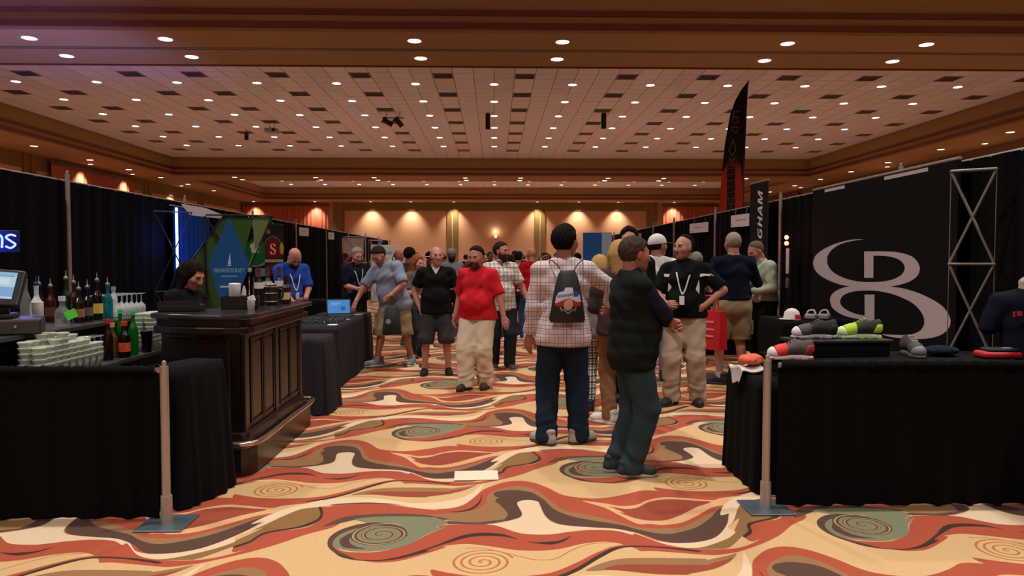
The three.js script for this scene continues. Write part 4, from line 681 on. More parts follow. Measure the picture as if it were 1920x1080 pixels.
function upright(x, z, h, label, group) {
  const t = thing('upright_post', label, 'post', [x, 0, z], 0, group);
  mesh('pole', cyl(0.024, 0.024, h, 0, h / 2, 0, 14), alu, t); mesh('base_plate', rbox(0.27, 0.012, 0.27, 0.004, 0, 0.006, 0), galv, t); mesh('collar', cyl(0.032, 0.034, 0.16, 0, 0.09, 0, 14), alu, t);
  mesh('pin', lathe([[0, h], [0.012, h], [0.012, h + 0.03], [0, h + 0.035]], 10), alu, t);
  return t;
}
[[ZL, -4.72, 1, nearL, 'left'], [ZR, 4.14, -1, nearR, 'right']].forEach(([Z, X, s, near, side]) => {
  for (let i = 0; i < Z.length - 1; i++) {
    const w = Z[i] - Z[i + 1], t = thing('black_drape', 'tall black pleated drape ' + near[i], 'drape', [X, 0, (Z[i] + Z[i + 1]) / 2], s * Math.PI / 2, 'tall black drapes of the ' + side + ' booth row');
    const c = mesh('cloth', curtainGeo(w - 0.002, 2.36, 11, 0.024, 110, 0.5, 5, i * 1.7), i % 2 ? blackCloth : blackCloth2, t); c.position.y = 1.22;
    mesh('rod', bar([-w / 2 + 0.03, 2.40, -0.03], [w / 2 - 0.03, 2.40, -0.03], 0.019, 10), alu, t);
  }
  for (let i = 1; i < Z.length; i++) upright(X - s * -0.075, Z[i], 2.47, `tall silver upright post between the drapes ${near[i - 1].replace(/^(behind|under)/, 'near')}`, 'tall silver posts of the ' + side + ' booth row');
});
// low rails at the front of both rows
function lowRail(x0, x1, z, label, sd) {
  const w = x1 - x0, t = thing('low_drape', label, 'drape', [(x0 + x1) / 2, 0, z]);
  const c = mesh('cloth', curtainGeo(w, 0.89, 13, 0.02, 150, 0.7, 8, sd), blackCloth, t); c.position.y = 0.455;
  mesh('rod', bar([-w / 2, 0.885, -0.004], [w / 2, 0.885, -0.004], 0.017), alu, t);
  const g = new THREE.CylinderGeometry(0.027, 0.027, w - 0.02, 12, 220, true).rotateZ(Math.PI / 2).translate(0, 0.885, 0), p = g.attributes.position;
  for (let i = 0; i < p.count; i++) { const x = p.getX(i), k = 1 + 0.22 * Math.sin(x * 95 + sd) * Math.sin(x * 37) + 0.15 * Math.sin(x * 211 + 8 * p.getZ(i)); p.setY(i, 0.885 + (p.getY(i) - 0.885) * k); p.setZ(i, p.getZ(i) * k); }
  g.computeVertexNormals(); mesh('gathered_header', g, blackCloth, t);
}
lowRail(-4.75, -1.97, -4.28, 'low black drape in front of the cash register and glasses', 2);
lowRail(1.75, 4.6, -4.40, 'low black drape in front of the shoe table', 5);
upright(-1.90, -4.20, 0.92, 'short silver post with base plate at the left low drape', 'short silver posts');
upright(1.67, -4.38, 0.92, 'short silver post with base plate at the right low drape', 'short silver posts');

// ---------- cloth-covered tables ----------
function clothGeo(w, d, h, flare = 0.03, amp = 0.02, folds = 20, sd = 0, r = 0.03) {
  const per = [], n = 96, c = [[w / 2 - r, d / 2 - r, 0], [-w / 2 + r, d / 2 - r, 90], [-w / 2 + r, -d / 2 + r, 180], [w / 2 - r, -d / 2 + r, 270]];
  for (let k = 0; k < 4; k++) for (let i = 0; i < n / 4; i++) {     // rounded rectangle, then straight run to the next corner
    const m = n / 8; if (i < m) { const a = R(c[k][2] + 90 * i / (m - 1)); per.push([c[k][0] + r * Math.cos(a), c[k][1] + r * Math.sin(a), Math.cos(a), Math.sin(a)]); }
    else { const e = c[(k + 1) % 4], a = R(c[k][2] + 90), t = (i - m + 1) / (n / 4 - m + 1), A = [c[k][0] + r * Math.cos(a), c[k][1] + r * Math.sin(a)], B = [e[0] + r * Math.cos(a), e[1] + r * Math.sin(a)]; per.push([A[0] + (B[0] - A[0]) * t, A[1] + (B[1] - A[1]) * t, Math.cos(a), Math.sin(a)]); }
  }
  const rows = 10, P = [], I = [], N = per.length;
  for (let j = 0; j <= rows; j++) for (let i = 0; i < N; i++) {
    const t = j / rows, q = per[i], ph = i / N * folds * 2 * Math.PI + sd, o = t * flare + amp * Math.pow(t, 0.8) * (Math.sin(ph + 1.5 * Math.sin(i / N * 9 + sd)) * 0.6 + 0.4 * Math.sin(ph * 1.7 + sd));
    const edge = j === 0 ? -0.006 : 0; P.push(q[0] + q[2] * (o + edge), j === 0 ? h : h - 0.008 - (h - 0.012) * Math.pow(t, 1.15) + (j === rows ? 0.006 * Math.sin(ph) + 0.008 : 0), q[1] + q[3] * (o + edge));
  }
  for (let j = 0; j < rows; j++) for (let i = 0; i < N; i++) { const a = j * N + i, b = j * N + (i + 1) % N; I.push(a, b, a + N, b, b + N, a + N); }
  const mid = P.length / 3; P.push(0, h, 0); for (let i = 0; i < N; i++) I.push(mid, (i + 1) % N, i);
  const g = new THREE.BufferGeometry(); g.setAttribute('position', new THREE.Float32BufferAttribute(P, 3)); g.setIndex(I); const ng = g.toNonIndexed(); ng.computeVertexNormals();
  const sm = mergeVertices(g, 1e-4); sm.computeVertexNormals(); return sm;
}
function coveredTable(name, label, x0, x1, z0, z1, h, mat, o = {}) {
  const w = x1 - x0, d = z1 - z0, t = thing(name, label, 'table', [(x0 + x1) / 2, 0, (z0 + z1) / 2]);
  mesh('tablecloth', clothGeo(w, d, h, o.flare ?? 0.02, o.amp ?? 0.018, o.folds ?? 22, o.sd ?? 1), mat, t);
  mesh('tabletop', box(w - 0.03, 0.02, d - 0.03, 0, h - 0.016, 0), M(0x6b5a48, 0.7), t);
  for (const sx of [-1, 1]) for (const sz of [-1, 1]) mesh('leg', bar([sx * (w / 2 - 0.06), 0, sz * (d / 2 - 0.06)], [sx * (w / 2 - 0.06), h - 0.03, sz * (d / 2 - 0.06)], 0.014), M(0x3a3a3c, 0.5, { metalness: 0.6 }), t);
  return t;
}
coveredTable('display_table', 'long table under a dark grey cloth with laptop and sunglasses', -2.58, -1.86, -11.0, -8.66, 0.75, greyCloth, { folds: 14, sd: 2, amp: 0.016 });
coveredTable('side_table', 'small table under a dark plum-grey cloth beside the bar', -2.2, -1.68, -7.62, -7.18, 0.765, greyCloth, { folds: 16, sd: 4, amp: 0.03, flare: 0.06 });
coveredTable('shoe_table', 'black-covered table behind the right low drape holding the shoes', 1.72, 4.0, -5.3, -4.64, 0.75, blackCloth, { folds: 26, sd: 3 });
coveredTable('booth_table', 'black-covered counter with the red and white cap', 3.0, 3.80, -8.15, -7.45, 0.90, blackCloth2, { folds: 14, sd: 6 });
coveredTable('booth_table', 'black-covered table behind the man leaning over the display table', -3.9, -2.6, -13.9, -13.2, 0.80, blackCloth2, { folds: 14, sd: 7 });
coveredTable('booth_table', 'black-covered table beyond the red shopping bag', 2.35, 3.9, -12.3, -11.6, 0.76, blackCloth2, { folds: 14, sd: 9 });
{ // cloth thrown over a low barrier in front of the bar
  const t = thing('covered_barrier', 'black cloth thrown over a low barrier in front of the bar corner', 'barrier', [-1.98, 0, -4.72], R(-14));
  mesh('cloth', clothGeo(0.26, 0.44, 0.87, 0.06, 0.03, 11, 1.2, 0.05), M(0x0e0d0e, 0.95), t); mesh('frame', [bar([0, 0, -0.18], [0, 0.85, -0.18], 0.02), bar([0, 0, 0.18], [0, 0.85, 0.18], 0.02), bar([0, 0.85, -0.18], [0, 0.85, 0.18], 0.02)], alu, t);
}
{ const t = thing('floor_plate', 'cream rectangular sheet lying flat on the carpet', 'sheet', [-0.13, 0, -5.10], R(2)); mesh('sheet', rbox(0.31, 0.006, 0.22, 0.003, 0, 0.004, 0), M(0xd9cfb4, 0.8), t); }
{ const t = thing('stage_riser', 'low grey riser across the aisle behind the walking men', 'riser', [-0.15, 0, -14.75]); mesh('deck', box(1.5, 0.04, 0.6, 0, 0.26, 0), M(0x4a4040, 0.9), t); mesh('skirt', box(1.47, 0.24, 0.57, 0, 0.12, 0), M(0x5a4d4a, 0.95), t); }

// ---------- the bar ----------
const barWood = M(0x1c0f0b, 0.3), barDark = M(0x0d0706, 0.35), barPanel = M(0x22130c, 0.32), barTop = M(0x2c2826, 0.18);
{
  const t = thing('portable_bar', 'dark mahogany portable bar with curved front, panels and a foot rail', 'bar', [0, 0, 0]);
  const slab = (pts, y0, y1, bev = 0) => { const g = extrude(pts.map((p) => [p[0], p[1]]), y1 - y0 - 2 * bev, bev); g.rotateX(-Math.PI / 2); g.translate(0, y0 + bev, 0); return g; };   // plan given as x, distance
  const plan = (o) => [[-2.46 - o * 0.3, 5.34 - o * 0.6], [-2.30, 5.235 - o], [-2.10, 5.17 - o], [-1.90, 5.145 - o], [-1.80 + o * 0.3, 5.15 - o], [-1.77 + o * 0.8, 5.18 - o * 0.6], [-1.755 + o, 5.24], [-1.755 + o, 6.72 + o * 0.5], [-2.2, 6.72 + o * 0.5], [-2.2, 5.78], [-2.46 - o * 0.3, 5.70]];
  mesh('body', slab(plan(-0.05), 0.2, 1.02), barDark, t);
  mesh('plinth', slab(plan(0.035), 0.0, 0.2, 0.008), barWood, t);
  mesh('cornice', slab(plan(0.02), 1.0, 1.06, 0.012), barWood, t);
  mesh('apron', slab(plan(0.0), 1.055, 1.11, 0.004), barWood, t);
  mesh('counter_top', slab(plan(0.055), 1.11, 1.15, 0.012), barTop, t);
  mesh('skirting', slab(plan(-0.02), 0.2, 0.30, 0.01), barWood, t);
  // aisle face: two framed panels between pilasters
  for (const z of [-5.24, -5.96, -6.68]) mesh('pilaster', rbox(0.035, 0.72, 0.085, 0.008, -1.795, 0.65, z), barWood, t);
  for (const z of [-5.60, -6.32]) {
    const p = mesh('panel', rbox(0.02, 0.70, 0.60, 0.006, -1.80, 0.65, z), barPanel, t);
    for (const dz of [-0.145, 0.145]) { mesh('panel_field', rbox(0.016, 0.56, 0.20, 0.007, -1.789, 0.65, z + dz), barPanel, p); mesh('panel_frame', [box(0.016, 0.62, 0.016, -1.786, 0.65, z + dz - 0.125), box(0.016, 0.62, 0.016, -1.786, 0.65, z + dz + 0.125), box(0.016, 0.016, 0.25, -1.786, 0.955, z + dz), box(0.016, 0.016, 0.25, -1.786, 0.345, z + dz)], barDark, p); }
  }
  for (const [x, z, a] of [[-2.28, -5.275, 12], [-2.0, -5.20, 6]]) mesh('panel', rbox(0.24, 0.64, 0.02, 0.008).rotateY(R(-a)).translate(x, 0.65, z), barWood, t);
  mesh('foot_rail', tube([[-2.42, 0.24, -5.28], [-2.25, 0.24, -5.17], [-2.0, 0.24, -5.09], [-1.80, 0.24, -5.075], [-1.70, 0.24, -5.12], [-1.675, 0.24, -5.25], [-1.675, 0.24, -6.0], [-1.675, 0.24, -6.66], [-1.70, 0.24, -6.76], [-1.78, 0.24, -6.79]], 0.022, 90, 10), M(0xc9b8a8, 0.18, { metalness: 0.95 }), t);
  for (const z of [-5.5, -6.08, -6.62]) mesh('rail_bracket', bar([-1.675, 0.24, z], [-1.73, 0.17, z], 0.011), M(0x9b8a7a, 0.3, { metalness: 0.9 }), t);
}
// ---------- bottles and glasses ----------
const bottleGeoCache = {};
function bottle(name, label, x, y, z, o, group) {
  const t = thing(name, label, 'bottle', [x, y, z], 0, group), r = o.r ?? 0.038, h = o.h ?? 0.3, sh = o.sh ?? 0.58, nk = o.nk ?? 0.014;
  const key = [r, h, sh, nk].join();
  const g = bottleGeoCache[key] ??= lathe([[0, 0], [r * 0.92, 0], [r, 0.006], [r, h * sh], [r * 0.82, h * (sh + 0.07)], [nk * 1.3, h * (sh + 0.17)], [nk, h * (sh + 0.22)], [nk, h * 0.97], [nk * 1.15, h * 0.975], [nk * 1.15, h], [0, h]], 20);
  mesh('glass', g, o.mat ?? M(o.color ?? 0x1c120c, 0.12), t);
  if (o.label) mesh('label', cyl(r * 1.012, r * 1.012, h * 0.26, 0, h * 0.3, 0, 20), M(o.label, 0.8), t);
  mesh('cap', o.pour ? lathe([[0, h], [nk * 1.25, h], [nk * 1.2, h + 0.02], [0.004, h + 0.03], [0.0035, h + 0.07], [0, h + 0.07]], 10) : cyl(nk * 1.3, nk * 1.3, 0.035, 0, h - 0.008, 0, 14), M(o.cap ?? 0x9a948c, 0.35, o.pour ? { metalness: 0.7 } : {}), t);
  if (o.tag) { const q = rbox(0.075, 0.065, 0.003, 0.001).rotateZ(0.4).rotateY(0.7).translate(r + 0.03, h * 0.42, r * 0.6); mesh('price_tag', q, M(o.tag, 0.7), t); }
  return t;
}
const clearGlass = new THREE.MeshPhysicalMaterial({ color: 0xf2f5f2, roughness: 0.08, transmission: 0.9, thickness: 0, ior: 1.45 });
const tintGlass = (c) => new THREE.MeshPhysicalMaterial({ color: c, roughness: 0.08, transmission: 0.75, thickness: 0, ior: 1.45 });
const frost = M(0xb9bcc0, 0.35);
const greenGlass = tintGlass(0x1f9a3a), blueGlass = tintGlass(0x2aa0a8);
{ // back bar: lower shelf .78, upper shelf 1.05
  const t = thing('back_bar', 'black two-tier back bar counter along the left drape', 'counter', [0, 0, 0]);
  mesh('cabinet', span(-3.55, -2.84, 0, 0.75, -6.85, -4.55), M(0x141213, 0.6), t); mesh('lower_shelf', rboxSpan(-3.56, -2.80, 0.75, 0.78, -6.88, -4.5), M(0x3a3536, 0.4), t);
  mesh('riser', span(-3.55, -3.12, 0.78, 1.02, -6.85, -4.55), M(0x0f0e0f, 0.8), t); mesh('upper_shelf', rboxSpan(-3.56, -3.03, 1.02, 1.05, -6.88, -4.5), M(0x2e2928, 0.35), t);
}
function rboxSpan(x0, x1, y0, y1, z0, z1) { return rbox(x1 - x0, y1 - y0, z1 - z0, 0.006, (x0 + x1) / 2, (y0 + y1) / 2, (z0 + z1) / 2); }
{
  const U = 1.05, L = 0.78;
  bottle('liquor_bottle', 'tall clear vodka bottle behind the frosted one', -3.45, U, -5.42, { mat: clearGlass, h: 0.32, r: 0.036, pour: true });
  bottle('liquor_bottle', 'frosted white bottle with blue neck beside the register', -3.26, U, -5.24, { mat: frost, h: 0.30, r: 0.042, sh: 0.55, pour: true, cap: 0x2c3e78 });
  bottle('liquor_bottle', 'slim dark bottle behind the white cup', -3.44, U, -5.56, { color: 0x16100c, h: 0.29, pour: true });
  bottle('liquor_bottle', 'red-brown bottle in the back row of the shelf', -3.45, U, -5.72, { color: 0x3a120c, h: 0.27, pour: true, label: 0x5a2a1a });
  bottle('liquor_bottle', 'squat clear bottle with the bright green price tag', -3.14, U, -5.34, { mat: clearGlass, h: 0.21, r: 0.05, sh: 0.5, nk: 0.018, tag: 0x58d83a, cap: 0xc9c4bc });
  bottle('liquor_bottle', 'dark green bottle in the middle of the shelf', -3.33, U, -5.72, { color: 0x0d1f0e, h: 0.33, pour: true });
  bottle('liquor_bottle', 'brown bottle with pale orange label', -3.2, U, -5.66, { color: 0x1a0e08, h: 0.25, label: 0x8a5c34, pour: true });
  bottle('liquor_bottle', 'black bottle with grey label', -3.2, U, -5.78, { color: 0x0e0b0a, h: 0.26, label: 0x57504a, pour: true });
  bottle('liquor_bottle', 'amber bottle in the back row near the yellow label', -3.42, U, -5.98, { color: 0x2e1608, h: 0.29, pour: true });
  bottle('liquor_bottle', 'dark bottle with bright yellow label', -3.2, U, -5.92, { color: 0x12100a, h: 0.31, r: 0.04, label: 0xc9a83e, pour: true });
  bottle('liquor_bottle', 'turquoise blue gin bottle', -3.19, U, -6.06, { mat: blueGlass, h: 0.27, r: 0.037, pour: true });
  bottle('liquor_bottle', 'white-labelled bottle beside the hanging wine glasses', -3.2, U, -6.17, { mat: frost, h: 0.25, r: 0.03, label: 0xd6d2cc });
  bottle('liquor_bottle', 'dark bottle with red cap on the lower shelf', -2.9, L, -5.50, { color: 0x1b0d08, h: 0.30, r: 0.034, cap: 0xb01c1c });
  bottle('liquor_bottle', 'amber bottle behind the orange label on the lower shelf', -2.94, L, -5.64, { color: 0x5a3a18, h: 0.26, r: 0.034, cap: 0xb99a5a });
  bottle('liquor_bottle', 'black bottle with orange label and red cap on the lower shelf', -2.86, L, -5.66, { color: 0x140b08, h: 0.27, r: 0.042, label: 0xd0481c, cap: 0xc03a1e, nk: 0.018 });
  bottle('liquor_bottle', 'bright green bottle on the lower shelf', -2.86, L, -5.80, { mat: greenGlass, h: 0.34, r: 0.036, cap: 0x2fb560 });
  bottle('liquor_bottle', 'second green bottle with mint cap behind the bright green one', -2.98, L, -5.84, { mat: greenGlass, h: 0.35, r: 0.034, cap: 0x35c070 });
  const sk = thing('cocktail_shaker', 'dark steel shaker tumbler beside the green bottles', 'shaker', [-2.84, L, -5.98]); mesh('tumbler', lathe([[0, 0], [0.034, 0], [0.045, 0.17], [0.047, 0.175], [0.042, 0.172], [0.031, 0.006], [0, 0.006]], 24), M(0x3a3634, 0.25, { metalness: 0.9 }), sk); mesh('rim', new THREE.TorusGeometry(0.0455, 0.0025, 6, 24).rotateX(Math.PI / 2).translate(0, 0.174, 0), M(0x8a8480, 0.2, { metalness: 0.9 }), sk);
  const cup = (label, x, y, z, r, h) => { const c = thing('paper_cup', label, 'cup', [x, y, z]); mesh('wall', lathe([[0, 0], [r * 0.78, 0], [r, h], [r * 0.95, h], [r * 0.74, 0.004], [0, 0.004]], 24), M(0xd9d3cb, 0.7), c); mesh('rim', new THREE.TorusGeometry(r * 0.98, 0.0025, 6, 24).rotateX(Math.PI / 2).translate(0, h, 0), M(0xe2dcd4, 0.7), c); return c; };
  cup('white cup beside the frosted bottle and register', -3.10, U + 0.11, -4.99, 0.036, 0.085);
  // stacked tumblers
  const tum = lathe([[0, 0.002], [0.026, 0], [0.031, 0.05], [0.035, 0.07], [0.042, 0.078], [0.0435, 0.086], [0.041, 0.09], [0.037, 0.084], [0.032, 0.07], [0.024, 0.008], [0, 0.008]], 14);
  const tumMat = new THREE.MeshPhysicalMaterial({ color: 0xdfe3d6, roughness: 0.1, transmission: 0.5, thickness: 0, ior: 1.5 });
  let proto;
  const tumbler = (x, y, z, label, group) => {
    if (!proto) { proto = thing('glass_tumbler', label, 'glass', [x, y, z], 0, group); mesh('wall', tum, tumMat, proto); return; }
    const c = copyOf(proto, [x, y, z], 0, label); c.userData.group = group;
  };
  for (let i = 0; i < 9; i++) for (let j = 0; j < 2; j++) { const n = i === 3 || i === 2 ? 6 : 5; for (let k = 0; k < n - (i > 6 ? 1 : 0) - (j === 1 && i !== 3 ? 1 : 0); k++) tumbler(-2.965 + j * 0.088, L + 0.001 + k * 0.036, -4.64 - i * 0.083, 'nested glass tumbler in the big stack on the lower shelf', 'nested tumblers in the big stack'); }
  for (let i = 0; i < 4; i++) for (let j = 0; j < 2; j++) for (let k = 0; k < 7; k++) tumbler(-2.965 + j * 0.088, L + 0.001 + k * 0.036, -6.12 - i * 0.085, 'nested glass tumbler in the stack beside the bar', 'nested tumblers beside the bar');
  const wine = lathe([[0, 0], [0.038, 0], [0.036, 0.004], [0.006, 0.008], [0.004, 0.075], [0.012, 0.085], [0.034, 0.11], [0.038, 0.14], [0.031, 0.18], [0.0295, 0.18], [0.036, 0.14], [0.032, 0.112], [0, 0.09]], 16).rotateX(Math.PI);
  const wineMat = new THREE.MeshPhysicalMaterial({ color: 0xe8ecea, roughness: 0.06, transmission: 0.7, thickness: 0 });
  let wp; const wineGlass = (x, y, z, label, group) => { if (!wp) { wp = thing('wine_glass', label, 'wine glass', [x, y, z], 0, group); mesh('bowl_and_stem', wine, wineMat, wp); return; } copyOf(wp, [x, y, z], 0, label).userData.group = group; };
  for (let i = 0; i < 7; i++) for (let j = 0; j < 3; j++) wineGlass(-3.42 + j * 0.09, U + 0.181, -6.22 - i * 0.085, 'upside-down wine glass on the upper shelf', 'upside-down wine glasses on the upper shelf');
  for (let i = 0; i < 3; i++) for (let j = 0; j < 2; j++) wineGlass(-3.08 + j * 0.082, L + 0.181, -5.41 - i * 0.088, 'upside-down wine glass behind the red-capped bottle', 'upside-down wine glasses on the lower shelf');
}
{ // cash drawer and register
  const d = thing('cash_till', 'dark metal cash drawer under the register', 'cash drawer', [-3.17, 1.05, -4.86], R(28));
  mesh('case', rbox(0.32, 0.10, 0.36, 0.008, 0, 0.05, 0), M(0x2e2a28, 0.5), d); mesh('drawer_front', rbox(0.30, 0.082, 0.012, 0.003, 0, 0.05, 0.182), M(0x39322d, 0.5), d); mesh('lock', cyl(0.008, 0.008, 0.01, 0, 0, 0, 12).rotateX(Math.PI / 2).translate(0.02, 0.055, 0.192), M(0xc0b8ae, 0.3, { metalness: 0.8 }), d);
  const t = thing('cash_register', 'black touch-screen register with glowing blue-white screen', 'register', [-3.20, 1.15, -4.80], R(20));
  mesh('stand', [rbox(0.2, 0.035, 0.2, 0.012, -0.03, 0.018, 0), rbox(0.12, 0.14, 0.07, 0.02, -0.03, 0.09, -0.02)], M(0x141416, 0.4), t);
  const hd = mesh('housing', rbox(0.30, 0.26, 0.05, 0.014), M(0x17171a, 0.35), t); hd.position.set(-0.03, 0.20, 0.02); hd.rotation.set(R(-28), 0, R(-6), 'YXZ');
  const scr = canvas(256, 256, (c) => { c.fillStyle = '#bfe0f4'; c.fillRect(0, 0, 256, 256); c.fillStyle = '#9cc8e8'; c.fillRect(0, 0, 256, 34); c.fillStyle = '#5e9ccb'; c.fillRect(30, 142, 120, 92); c.fillStyle = '#8ab6e0'; c.fillRect(150, 142, 106, 92); c.fillStyle = '#7d93a8'; c.fillRect(120, 34, 120, 8); c.fillStyle = '#d8eefb'; c.fillRect(14, 60, 200, 60); });
  const sc = mesh('screen', new THREE.PlaneGeometry(0.21, 0.19).translate(0.0, 0.012, 0.0265), new THREE.MeshStandardMaterial({ color: 0x000000, emissive: 0xffffff, emissiveMap: scr, emissiveIntensity: 0.75, roughness: 0.3 }), hd);
  mesh('badge', box(0.03, 0.01, 0.002, 0.0, -0.108, 0.026), M(0xaaa49e, 0.4), hd);
  const l = new THREE.RectAreaLight(0xbfe0ff, 1.2, 0.21, 0.19); l.position.set(0, 0.012, 0.03); l.rotation.y = Math.PI; hd.add(l);
}
{ // things on the bar
  const T = 1.15, blackPl = M(0x131214, 0.45);
  const b = thing('bar_caddy', 'black bar caddy box holding napkins on the bar', 'caddy', [-1.99, T, -5.74], R(12));
  mesh('box', [box(0.27, 0.008, 0.15, 0, 0.004, 0), box(0.27, 0.1, 0.008, 0, 0.05, 0.071), box(0.27, 0.1, 0.008, 0, 0.05, -0.071), box(0.008, 0.1, 0.15, -0.131, 0.05, 0), box(0.008, 0.1, 0.15, 0.131, 0.05, 0)], blackPl, b); mesh('divider', box(0.006, 0.095, 0.14, 0.02, 0.05, 0), blackPl, b); mesh('napkins', box(0.13, 0.075, 0.12, -0.06, 0.046, 0), M(0x3a3636, 0.9), b);
  const k = thing('paper_roll', 'white paper cup tower standing on the black bar caddy', 'cup', [-2.04, T + 0.088, -5.75]); mesh('roll', lathe([[0, 0], [0.042, 0], [0.044, 0.1], [0.046, 0.108], [0.04, 0.108], [0.0, 0.1]], 24), M(0xddd8d2, 0.75), k); mesh('lid', lathe([[0, 0.115], [0.042, 0.111], [0.045, 0.106], [0, 0.1]], 24), M(0xe4e0da, 0.7), k);
  const c = thing('straw_cup', 'small white cup with napkins in front of the bar caddy', 'cup', [-1.875, T, -5.63]); mesh('cup', lathe([[0, 0], [0.024, 0], [0.031, 0.075], [0.029, 0.075], [0.0225, 0.004], [0, 0.004]], 20), M(0xcfc6bc, 0.7), c); mesh('napkin', rbox(0.05, 0.045, 0.02, 0.004).rotateZ(0.4).translate(0.004, 0.083, 0), M(0xe6e2dc, 0.85), c);
  const lo = thing('bar_mat_tray', 'low black tray on the near end of the bar beside the bartender', 'tray', [-2.33, T, -5.46], R(6)); mesh('tray', [rbox(0.30, 0.05, 0.16, 0.01, 0, 0.026, 0), box(0.30, 0.03, 0.01, 0, 0.06, 0.074), box(0.30, 0.03, 0.01, 0, 0.06, -0.074)], blackPl, lo); mesh('insert', box(0.26, 0.01, 0.11, 0, 0.054, 0), M(0x222024, 0.8), lo);
  for (const [x, z, l] of [[-1.965, -6.10, 'first red-necked wine bottle on the bar, nearest the caddy'], [-1.99, -6.42, 'middle red-necked wine bottle on the bar'], [-1.95, -6.62, 'farthest red-necked wine bottle on the bar']]) { const w = bottle('wine_bottle', l, x, T, z, { color: 0x0d0907, h: 0.31, r: 0.037, sh: 0.56, cap: 0x5c1a18 }, 'red-necked wine bottles on the bar'); mesh('foil', cyl(0.0165, 0.0165, 0.075, 0, 0.275, 0, 14), M(0x6b1f1c, 0.45), w); mesh('label', cyl(0.0375, 0.0375, 0.05, 0, 0.17, 0, 18), M(0xc9c2b8, 0.8), w); }
  bottle('beer_bottle', 'brown bottle with cream label at the far end of the bar', -1.82, T, -6.36, { color: 0x24120a, h: 0.235, r: 0.034, sh: 0.55, label: 0xc2ab84, cap: 0x111111 });
  bottle('beer_bottle', 'brown bottle with tan label behind the cream-labelled one', -1.86, T, -6.56, { color: 0x2c160b, h: 0.225, r: 0.032, sh: 0.55, label: 0x9a7d58, cap: 0x2a2020 });
  const mg = thing('beer_stein', 'dark stein mug with pale metal bands on the bar', 'mug', [-1.90, T, -6.22]); mesh('mug', lathe([[0, 0], [0.05, 0], [0.052, 0.02], [0.05, 0.16], [0.046, 0.16], [0.045, 0.01], [0, 0.01]], 24), M(0x241612, 0.35), mg); for (const y of [0.03, 0.1, 0.155]) mesh('band', new THREE.TorusGeometry(0.0515, 0.004, 6, 28).rotateX(Math.PI / 2).translate(0, y, 0), M(0xb5ada2, 0.3, { metalness: 0.6 }), mg); mesh('handle', tube([[0.05, 0.14, 0], [0.09, 0.13, 0], [0.095, 0.07, 0], [0.05, 0.03, 0]], 0.009, 20, 8), M(0x2a1a15, 0.4), mg); mesh('lid', lathe([[0, 0.195], [0.03, 0.18], [0.05, 0.165], [0, 0.16]], 24), M(0x9a948c, 0.3, { metalness: 0.7 }), mg);
  for (const [x, z, h, l] of [[-2.06, -6.02, 0.14, 'tall white candle-like dispenser beside the wine bottles'], [-2.12, -6.16, 0.09, 'short white dispenser beside the tall one']]) { const w = thing('dispenser', l, 'dispenser', [x, T, z]); mesh('tube', cyl(0.016, 0.018, h, 0, h / 2, 0, 16), M(0xc9c0b2, 0.6), w); mesh('tip', cyl(0.006, 0.012, 0.03, 0, h + 0.015, 0, 12), M(0xb0a89c, 0.6), w); }
}
